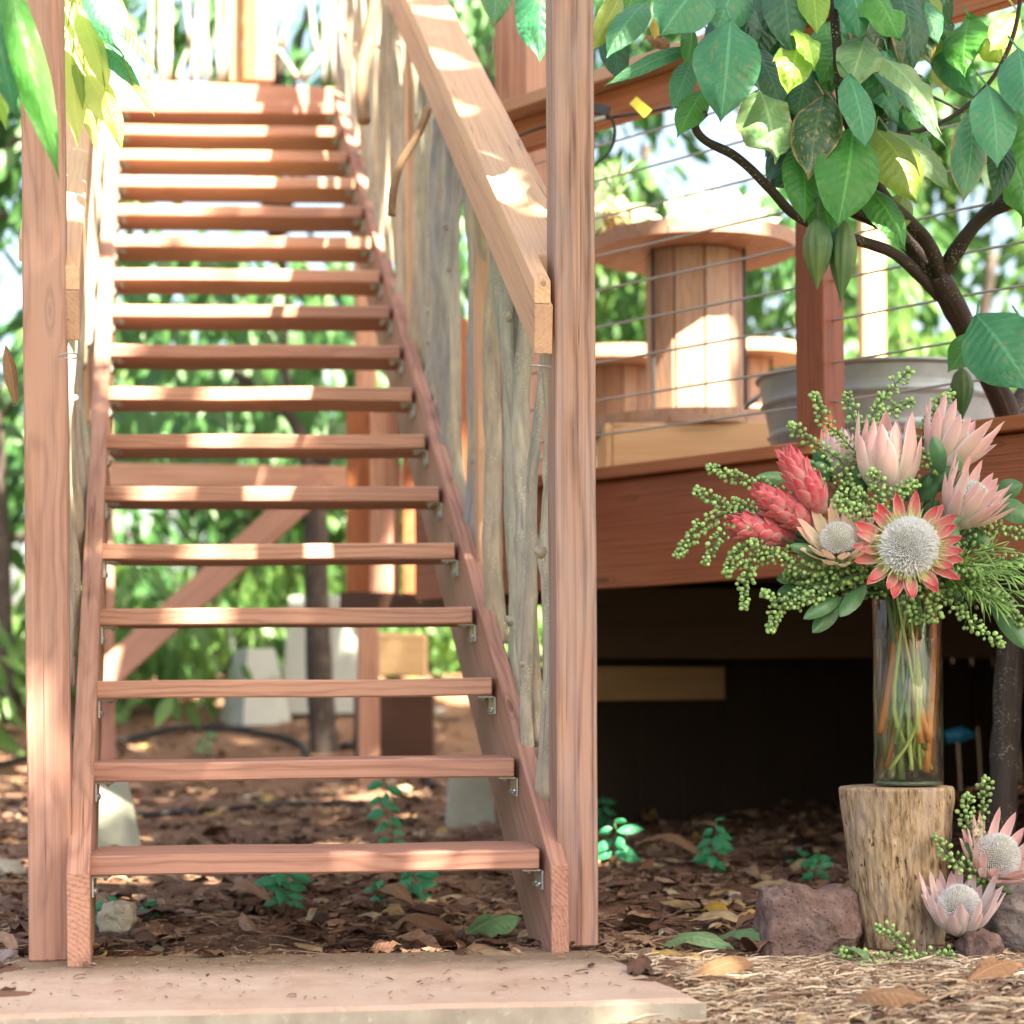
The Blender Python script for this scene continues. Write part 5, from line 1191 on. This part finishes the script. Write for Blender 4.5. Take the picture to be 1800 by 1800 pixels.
GSP = [
 ([(1733, 1368, 3.86), (1730, 1405, 3.87), (1722, 1450, 3.88), (1725, 1500, 3.9)], 'tallest berry sprig standing beside the stump at the right edge'),
 ([(1703, 1398, 3.85), (1698, 1435, 3.86), (1705, 1470, 3.87), (1722, 1510, 3.9)], 'shorter berry sprig standing close to the right side of the stump'),
 ([(1643, 1470, 3.80), (1668, 1502, 3.80), (1700, 1530, 3.82), (1730, 1540, 3.85)], 'berry sprig leaning over the stump from the open protea'),
 ([(1542, 1632, 3.72), (1570, 1640, 3.72), (1592, 1665, 3.73), (1600, 1690, 3.74)], 'berry sprig leaning up against the stump foot'),
 ([(1480, 1674, 3.72), (1520, 1682, 3.72), (1570, 1690, 3.72), (1640, 1680, 3.73), (1682, 1678, 3.73)], 'long berry sprig lying across the front of the stump foot'),
 ([(1512, 1700, 3.66), (1545, 1702, 3.66), (1590, 1698, 3.68), (1625, 1700, 3.7)], 'lowest berry sprig lying on the straw before the stump'),
]
for i, (pts, lab) in enumerate(GSP): sprig('fallen_berry_sprig', lab, pts, group='berry sprigs around the stump', seed=50 + i, tovase=False, dens=1.1)

# broad leaves of the bouquet
BL = [((1522, 1028), (1476, 1084), 34, za - .02), ((1480, 1050), (1412, 1088), 30, za - .01), ((1478, 1060), (1428, 1112), 34, za + .02), ((1455, 985), (1388, 958), 28, za - .03),
      ((1740, 870), (1798, 852), 40, zb_ + .03), ((1745, 880), (1812, 915), 46, zb_), ((1655, 835), (1640, 766), 32, za + .02), ((1520, 880), (1505, 815), 26, zb_),
      ((1740, 1040), (1806, 1142), 44, za + .02), ((1420, 960), (1370, 925), 34, zb_), ((1450, 880), (1430, 840), 40, zb_), ((1690, 830), (1682, 802), 18, za), ((1570, 880), (1575, 905), 26, za),
      ((1680, 920), (1668, 960), 26, za - .02), ((1600, 1095), (1618, 1070), 24, zf - .02), ((1700, 930), (1740, 960), 34, zb_), ((1640, 930), (1690, 910), 26, za), ((1500, 1010), (1440, 1030), 36, zb_),
      ((1540, 800), (1500, 770), 30, zc), ((1615, 880), (1650, 850), 30, zb_), ((1560, 990), (1500, 960), 40, zb_), ((1660, 1000), (1720, 1030), 36, zb_), ((1600, 880), (1560, 840), 34, zb_ + .02), ((1520, 950), (1480, 900), 36, zb_ + .02)]
for k in range(30):
    x_ = rr.uniform(1400, 1700); y_ = rr.uniform(830, 1040); an_ = math.atan2(y_ - 960, x_ - 1580) + rr.uniform(-.5, .5); L_ = rr.uniform(45, 75)
    BL.append(((x_, y_), (x_ + L_ * math.cos(an_), y_ + L_ * math.sin(an_)), rr.uniform(22, 36), zb_ + rr.uniform(-.01, .06)))
fe = empty('leaf_spray', tuple(VC), 'spray of broad glossy dark green leaves among the bouquet flowers', 'foliage')
for (a_, b_, wpx, z) in BL:
    a = P(*a_, z + .02); c = P(*b_, z - .01); b = MB(); b.leaf(a, c, px2m(wpx, z), V((rr.uniform(-.5, .5), -1, rr.uniform(0, .6))), rr.uniform(.05, .2), .35, 12, 3, wav=.06, rnd=rr.random(), prof=[(0, .1), (.12, .5), (.3, .85), (.5, 1), (.7, .9), (.86, .6), (.95, .3), (1, .03)])
    b.tube(spline([a, a.lerp(VC, .5) + V((0, .01, .01)), VC + V((0, 0, .01))], 4), .0018, 5)
    b.build('leaf', M['bouqleaf'], fe, smooth=True)
b = MB(); 
for k in range(11):
    b.tube(spline([VC + V((rr.uniform(-.03, .03), rr.uniform(-.03, .03), .02)), V((vb.x + rr.uniform(-.04, .04), 3.92 + rr.uniform(-.04, .04), vb.z + .15)), V((vb.x + rr.uniform(-.05, .05), 3.92 + rr.uniform(-.04, .04), vb.z + .03))], 5), rr.uniform(.003, .005), 7, .1)
b.build('stems', M['lstem'], fe, smooth=True)  # stems added partly to stand for green light streaks in the vase
nd = empty('needle_foliage', tuple(P(1660, 1010, zb_)), 'tuft of fine bright green needle leaves spilling out to the right of the vase', 'foliage')
b = MB(); sb = MB()
for br_ in range(15):
    e = P(rr.uniform(1690, 1800), rr.uniform(955, 1075), za + rr.uniform(-.04, .04)); s0 = P(1640, 1015, zb_); pth = spline([s0, s0.lerp(e, .5) + V((0, 0, .012)), e], 6); sb.tube(pth, .0015, 5)
    for k in range(30):
        i = rr.uniform(2, len(pth) - 1.01); p = pth[int(i)].lerp(pth[int(i) + 1], i % 1); t = (pth[int(i) + 1] - pth[int(i)]).normalized(); L = rr.uniform(.025, .06)
        d = (t + V((rr.uniform(-.7, .7), rr.uniform(-.7, .7), rr.uniform(-.6, .7)))).normalized(); b.leaf(p, p + d * L + V((0, 0, -.15 * L)), .0028, V((0, -1, .3)), .1, .2, 4, 1, rnd=rr.random(), prof=MB.NARR)
sb.build('stems', M['gstem'], nd, smooth=True); b.build('needles', M['needle'], nd, smooth=True)
# thick stems in the water
for (x1, x2, y2, mt, lab, r_) in ((1650, 1628, 1358, 'bstem', 'thick reddish-brown stem standing at the right inside the vase', .0075), (1590, 1548, 1290, 'bstem', 'orange-brown stem slanting to the left inside the vase', .007), (1570, 1585, 1370, 'gstem', 'thick green stem in the middle of the vase', .007)):
    o = MB().tube(spline([P(x1 - 10, 1040, zf), P((x1 + x2) / 2, 1170, zf - .01), P(x2, y2, zf - .015)], 6), r_, 10, .08).build('cut_stem', M[mt], smooth=True); tag(o, lab, 'stem', 'cut flower stems in the vase')
b = MB()
for (a_, c_) in (((1722, 1515), (1688, 1480)), ((1735, 1545), (1700, 1560)), ((1745, 1560), (1722, 1590)), ((1712, 1530), (1690, 1500))): b.leaf(P(*a_, 3.87), P(*c_, 3.84), .03, V((0, -1, .5)), .1, .3, 10, 3)
o = b.build('glossy_leaves', M['bouqleaf'], smooth=True); tag(o, 'dark glossy leaves between the two proteas beside the stump', 'leaves')

# ------------------------------------------------------------------ ground cover
def on_ground(x, y): return gh(x, y)
c0x = [(c0[i].x, c0[i].y) for i in range(4)]
def in_pad(x, y):
    s_ = None
    for i in range(4):
        a = c0x[i]; c = c0x[(i + 1) % 4]; cr_ = (c[0] - a[0]) * (y - a[1]) - (c[1] - a[1]) * (x - a[0])
        if s_ is None: s_ = cr_ > 0
        elif (cr_ > 0) != s_: return False
    return True
rr = random.Random(99); b = MB(); cnt = 0
while cnt < 11000:
    y = 3.0 + 8.5 * rr.random() ** 1.7; hw = 0.27 * y + .25; x = rr.uniform(-hw, hw)
    if in_pad(x, y) or (y < 3.42 and x < .45): continue
    if ((x - sc.x) ** 2 + (y - 3.93) ** 2) < .0075: continue
    if noise.noise(V((x * 2.6, y * 2.6, 11))) > .12 and rr.random() < .75: cnt += .4; continue
    cnt += 1; z = on_ground(x, y); L = rr.choice([.02, .025, .03, .04, .05, .06, .08, .11]) * rr.uniform(.7, 1.2)
    if y < 3.75 and x > .3: L *= .45
    a = rr.random() * 6.28; tl = rr.gauss(.03, .13); d = V((math.cos(a) * math.cos(tl), math.sin(a) * math.cos(tl), math.sin(tl)))
    p = V((x, y, z + rr.uniform(.001, .010 if L < .06 else .016) - (min(0, math.sin(tl)) * L)))
    dark = rr.random() < (.30 if y < 5 else .2)
    b.leaf(p, p + d * L, L * rr.uniform(.3, .55), V((rr.gauss(0, .22), rr.gauss(0, .22), 1)), rr.uniform(-.08, .16), rr.uniform(-.4, .7), 5 if L < .05 else 8, 1 if L < .05 else 3, rnd=rr.random() * (.3 if dark else 1), wav=rr.choice([.15, .3, .5]))
for k in range(900):
    y = 3.1 + 7 * rr.random() ** 1.5; x = rr.uniform(-.27 * y - .2, .27 * y + .2)
    if in_pad(x, y) or (x - sc.x) ** 2 + (y - 3.93) ** 2 < .012: continue
    a = rr.random() * 6.28; L = rr.uniform(.04, .22); z = gh(x, y) + .008; p = V((x, y, z)); d = V((math.cos(a), math.sin(a), rr.uniform(-.03, .12))) * L
    if in_pad(p.x + d.x, p.y + d.y): continue
    b.tube([p, p + d * .5 + V((rr.uniform(-.01, .01), rr.uniform(-.01, .01), .004)), p + d], [.0025, .002, .001], 5); 
    for q in range(15): b.g[-1 - q] = (0.3, 0.5, .25 + .5 * ((k * 7) % 10) / 10)
for k in range(6000):       # crumbs of soil and leaf
    y = 3.0 + 3.5 * rr.random() ** 1.4; x = rr.uniform(-.27 * y - .1, .27 * y + .1)
    if in_pad(x, y): continue
    b.sphere(V((x, y, gh(x, y) + .002)), rr.uniform(.0015, .006), 5, 3, el=.6); q = rr.random() ** 1.5
    for w_ in range(12): b.g[-1 - w_] = (0.2, 0.4, q)
o = b.build('leaf_litter', M['litter'], smooth=True, origin=(0, 4, 0)); tag(o, 'brown leaf litter', 'litter', kind='stuff')
b = MB(); cnt = 0
while cnt < 14000:
    if rr.random() < .75: x = rr.uniform(.15, 1.25); y = rr.uniform(3.0, 3.82)
    else: y = rr.uniform(3.0, 6.5); x = rr.uniform(-.28 * y, .28 * y)
    if in_pad(x, y): continue
    if (x - sc.x) ** 2 + (y - 3.93) ** 2 < .007: continue
    cnt += 1; z = on_ground(x, y) + rr.uniform(.002, .012); a = rr.gauss(.2, .9) if rr.random() < .7 else rr.random() * 6.28; L = rr.uniform(.008, .06); w_ = rr.uniform(.0006, .0022)
    d = V((math.cos(a), math.sin(a), rr.uniform(-.12, .18))) * L; s_ = V((-math.sin(a), math.cos(a), 0)) * w_; u = V((0, 0, w_ * 1.2)); p = V((x, y, z)); q = rr.random() if y < 3.9 else rr.random() * .6
    m_ = p + d * .5 + V((0, 0, rr.uniform(0, .004)))
    b.add([p - s_, p + s_, p + u, m_ - s_, m_ + s_, m_ + u, p + d - s_ * .5, p + d + s_ * .5, p + d + u * .5], [(0, 3, 5, 2), (1, 2, 5, 4), (0, 1, 4, 3), (3, 6, 8, 5), (4, 5, 8, 7), (3, 4, 7, 6)], [(0, 0, q)] * 9)
o = b.build('straw_mulch', M['straw'], origin=(0, 4, 0)); tag(o, 'pale straw and wood shreds', 'mulch', kind='stuff')
# debris on the slab
b = MB()
for k in range(520):
    u = rr.random(); v = 1 - rr.random() ** (2.2 if rr.random() < .7 else .9) * .95; p = c0[0].lerp(c0[1], u).lerp(c0[3].lerp(c0[2], u), v); z = padz(p.x, p.y) + .003
    L = rr.uniform(.003, .022) * (1.6 if rr.random() < .06 else 1); a = rr.random() * 6.28; d = V((math.cos(a), math.sin(a), rr.uniform(0, .3))) * L
    b.leaf(V((p.x, p.y, z)), V((p.x, p.y, z)) + d, L * rr.uniform(.15, .5), V((0, 0, 1)), .15, .4, 3, 1, rnd=rr.random())
o = b.build('slab_debris', M['litter'], origin=(0, 3.6, 0)); tag(o, 'leaf crumbs and grit strewn on the slab', 'debris', kind='stuff')
# individual fallen leaves
FL = [((812, 1658), (925, 1640), .055, 'pale', 'big ribbed grey-green leaf lying behind the slab at the right stringer', .02, .45),
      ((668, 1590), (730, 1625), .045, 'dead', 'curled tan leaf standing up behind the slab, right of centre', .03, .2), ((412, 1578), (480, 1620), .05, 'dead', 'tan folded leaf standing up behind the slab, left of centre', .035, .3),
      ((1165, 1672), (1290, 1688), .045, 'pale', 'pale papery leaf beside the right corner of the slab', .01, .1), ((1262, 1662), (1385, 1688), .03, 'pale', 'long twisted grey-green leaf before the lava rock', .012, .3),
      ((1235, 1612), (1288, 1630), .03, 'yellow', 'small yellowing leaf on the dirt left of the lava rock', .008, .3), ((1500, 1770), (1645, 1790), .04, 'dead', 'long brown leaf on the straw at the bottom right', .01, .3),
      ((1468, 1690), (1530, 1705), .035, 'pale', 'pale green leaf tucked under the berry sprig', .006, .1), ((1120, 1500), (1235, 1525), .05, 'dead', 'purplish brown leaf behind the right post', .02, .3),
      ((1480, 1570), (1560, 1600), .05, 'dead', 'brown leaf behind the left side of the stump', .025, .4), ((1215, 1735), (1330, 1715), .03, 'dead', 'thin brown leaf right of the slab front corner', .006, .2),
      ((690, 1640), (800, 1665), .05, 'dead', 'flat brown leaf against the back edge of the slab', .02, .4), ((150, 1600), (232, 1640), .045, 'dead', 'brown leaf behind the slab near the left stringer', .02, .4),
      ((905, 1560), (985, 1590), .045, 'dead', 'brown leaf in the litter just left of the right stringer', .02, .4), ((1700, 1740), (1800, 1722), .04, 'dead', 'brown ragged leaf at the bottom right corner by the boulder', .015, .3)]
for (a_, b_, w_, kd, lab, zh, fo) in FL:
    a = Gp(*a_); c = Gp(*b_); a.z = gh(a.x, a.y) + .012; c.z = gh(c.x, c.y) + .012 + zh
    b = MB(); b.leaf(a, c, w_ * 1.25, V((rr.uniform(-.3, .3), -.8, .8)), .12, fo, 18, 5, wav=.25, rnd=rr.random()); o = b.build('fallen_leaf', LM[kd], smooth=True); tag(o, lab, 'leaf', 'large fallen leaves')
# seedlings
def seedling(label, px, py, hpx, seed, n=9, z=None):
    rr = random.Random(seed); g = Gp(px, py); h = px2m(hpx, g.y); E = empty('seedling', (g.x, g.y, gh(g.x, g.y)), label, 'seedling', 'small green seedlings')
    st = [V((g.x, g.y, gh(g.x, g.y) - .005))]
    for i in range(1, 6): st.append(st[0] + V((rr.uniform(-.012, .012) * i * .4, rr.uniform(-.01, .01), h * i / 5)))
    MB().tube(spline(st, 3), .0016, 6).build('stem', M['gstem'], E, smooth=True); b = MB()
    for k in range(n):
        f = .35 + .65 * (k / (n - 1)); p = st[0].lerp(st[-1], f); a = k * 2.1 + rr.random(); L = max(.05, h * rr.uniform(.45, .65)) if h < .16 else .075 * rr.uniform(.7, 1.1); d = V((math.cos(a), math.sin(a) * .7, rr.uniform(-.25, .35))).normalized()
        d.z -= rr.uniform(.1, .8); d.normalize(); b.leaf(p + d * .006, p + d * L * rr.uniform(.7, 1.1), L * .40, V((rr.uniform(-.7, .7), -.8, rr.uniform(.2, .9))), .14, .4, 8, 2, rnd=rr.random())
    b.build('leaves', M['seedleaf'], E, smooth=True)
seedling('tall dark green seedling seen between the first and second treads, right of centre', 690, 1545, 175, 1, 14)
seedling('bushy bright seedling under the first tread, left of centre', 495, 1612, 95, 2, 14); seedling('seedling with drooping leaves under the first tread, right of centre', 735, 1600, 85, 3, 12)
seedling('small seedling beside the left stringer behind the slab', 178, 1632, 62, 4, 7); seedling('tiny pale seedling behind the slab, second from the left stringer', 262, 1615, 35, 5, 5)
seedling('seedling right behind the right post, lower one', 1085, 1530, 85, 6, 9); seedling('seedling right behind the right post, upper one', 1068, 1460, 62, 7, 9)
seedling('leafy seedling in the litter halfway between the right post and the stump', 1252, 1545, 105, 8, 13); seedling('dim seedling just left of the stump in the shade', 1435, 1555, 60, 9, 9)
seedling('low seedling under the first tread, at the foot of the tall one', 665, 1600, 60, 12, 9); seedling('seedling far back on the dirt behind the second tread', 355, 1330, 40, 13, 7)
seedling('small dark seedling between the seedling pair and the stump', 1400, 1520, 30, 10, 6)

# ------------------------------------------------------------------ unseen tree added outside the frame, crown holed to shape the dappled shade
s = SUN; ue = s.cross(V((0, 0, 1))).normalized(); ve = ue.cross(s).normalized()
def uv(p): return (p.dot(ue), p.dot(ve))
holes = []
rh = random.Random(8)
rndholes = [(rh.uniform(0, 820), rh.uniform(880, 1330), rh.uniform(7.5, 10.5), rh.uniform(0, .05)) for _ in range(16)]
for (x, y, z, r) in [ (1395, 120, 4.0, .01), (1580, 320, 4.1, .03), (1745, 80, 4.3, .05), (150, 60, 4.2, .12), (190, 170, 4.15, .12), (150, 130, 4.25, .12), (60, 100, 3.1, .03),
    *rndholes, (250, 200, 8.1, .50), (330, 190, 8.1, .34), (240, 290, 7.5, .40), (330, 270, 7.7, .30), (400, 325, 7.35, .22), (215, 380, 7.0, .26), (330, 322, 7.4, .24), (450, 200, 8.1, .35), (430, 262, 7.7, .28), (560, 150, 8.4, .2), (440, 325, 7.3, .16), (140, 120, 8.5, .5), (300, 60, 9.5, .5), (150, 220, 7.6, .4), (180, 300, 7.2, .3), (190, 150, 8.3, .3), (230, 60, 9.4, .4),
    (315, 372, 7.1, .055), (385, 425, 6.85, .06), (205, 470, 6.5, .10), (340, 480, 6.55, .06), (220, 548, 6.2, .13), (430, 545, 6.25, .10), (200, 440, 6.2, .12), (185, 520, 5.9, .09),
    (70, 10, 3.9, .06), (70, 370, 3.9, .035), (60, 760, 3.9, .02), (55, 1290, 3.88, .005),
    (430, 155, 8.45, .07), (505, 155, 8.45, .04), (525, 160, 8.45, .05), (580, 160, 8.45, .05), (525, 228, 8.0, .05), (565, 228, 8.0, .04), (595, 262, 7.8, .05), (632, 320, 7.4, .06), (505, 405, 6.8, .04), (595, 420, 6.8, .04), (585, 480, 6.5, .04),
    (270, 870, 5.25, .05), (330, 870, 5.25, .07), (400, 873, 5.25, .04), (485, 870, 5.25, .04), (310, 970, 4.95, .07), (470, 970, 4.95, .03), (560, 970, 4.95, .08), (270, 1085, 4.7, .03), (320, 1085, 4.7, .04), (390, 785, 5.5, .05), (240, 695, 5.75, .04), (420, 690, 5.75, .05), (530, 700, 5.75, .03),
    (760, 1505, 3.9, .0), (625, 140, 6.0, .06), (640, 60, 6.2, .10), (620, 250, 6.6, .10), (655, 380, 6.0, .03), (850, 320, 4.4, .012), (870, 300, 4.4, .02), (815, 105, 4.8, .02), (890, 250, 4.25, .014), (780, 40, 5.2, .02),
    (1180, 640, 6.3, .10), (1150, 560, 6.3, .035), (1240, 535, 6.3, .035), (1252, 690, 6.3, .035), (1285, 580, 6.3, .025), (1230, 300, 6.6, .26), (1110, 330, 6.5, .20), (1340, 340, 6.6, .20), (1240, 430, 6.1, .05), (1190, 430, 6.1, .03),
    (1325, 620, 8.2, .35), (1085, 640, 7.5, .25), (1190, 160, 4.9, .03), (1700, 600, 7.5, .3), (880, 830, 4.1, .02), (885, 790, 4.1, .018), (200, 1130, 8.5, .12), (750, 910, 7.5, .06)]:
    holes.append((*uv(P(x, y, z)), r))
keeps = [uv(P(x, y, z)) for x, y, z in ((72, 110, 3.88), (72, 200, 3.88), (72, 270, 3.88), (72, 620, 3.88), (1003, 560, 3.95), (1003, 620, 3.95))]
# canopy area = shadow of the space that the photo shows in shade
reg = []
for ix in range(22):
    for iy in range(26):
        for iz in range(16):
            x = -1.9 + ix * .2; y = 2.4 + iy * .25; z = iz * .25
            if y > 7.0 and z < 1.5: continue
            if y > 6.2 and x > .9: continue
            if y > 6.8 and x > -.3: continue
            reg.append(uv(V((x, y, z))))
for ix in range(14):
    for iy in range(15):
        for iz in range(8):
            reg.append(uv(V((-2.5 + ix * .22, 7.0 + iy * .25, iz * .2))))
cells = {(int(a // .3), int(b_ // .3)) for a, b_ in reg}
u0, u1 = min(a for a, _ in reg), max(a for a, _ in reg); v0, v1 = min(b_ for _, b_ in reg), max(b_ for _, b_ in reg)
SH = empty('gobo_tree', tuple(V((0.3, 4.5, 0)) + s * 9 - V((0, 0, 5.9))), 'unseen tree added outside the frame, its crown holed to shape sun and shade on the stairs', 'tree')
b = MB(); rr = random.Random(42); nl = 0
area = (u1 - u0) * (v1 - v0); want = int(area * 520)
from mathutils import kdtree
for k in range(want):
    a = rr.uniform(u0, u1); c = rr.uniform(v0, v1); L = rr.uniform(.15, .26); R_ = L * .33
    if (int(a // .3), int(c // .3)) not in cells: continue
    kp = any((a - ku) ** 2 + (c - kv) ** 2 < .13 ** 2 for ku, kv in keeps)
    if not kp and any((a - hu) ** 2 + (c - hv) ** 2 < (hr_ + R_) ** 2 for hu, hv, hr_ in holes): continue
    
    dist = 7.2 + rr.uniform(0, 1.6); p = ue * a + ve * c; p = p - s * p.dot(s) + s * (V((0.2, 4.5, 1.0)).dot(s) + dist)
    an = rr.random() * 6.28; d = (ue * math.cos(an) + ve * math.sin(an) + s * rr.uniform(-.4, .4)).normalized()
    b.leaf(p - d * L / 2, p + d * L / 2, L * .45, s + V((rr.uniform(-.4, .4), rr.uniform(-.4, .4), rr.uniform(-.4, .4))), .05, .2, 3, 1, rnd=rr.random()); nl += 1
b.build('crown', M['bgleaf'], SH)
base = V(SH.location); mid = V((0.2, 4.5, 1.0)) + s * 8.2
MB().tube(spline([V((mid.x - 1.2, mid.y - 1.5, -.1)), V((mid.x - 1.0, mid.y - 1.3, 2.5)), mid + V((-.6, -.8, .3)), mid + V((-.3, -.3, 1.6))], 5), [.2 - .009 * i for i in range(16)], 12, .1).build('trunk', M['trunk'], SH, smooth=True)
print('shade leaves', nl, 'want', want)

# helper property clean-up
for o in bpy.data.objects:
    if '_w' in o: del o['_w']
scene.render.engine = 'CYCLES'
scene.cycles.max_bounces = 10; scene.cycles.transmission_bounces = 10; scene.cycles.transparent_max_bounces = 8
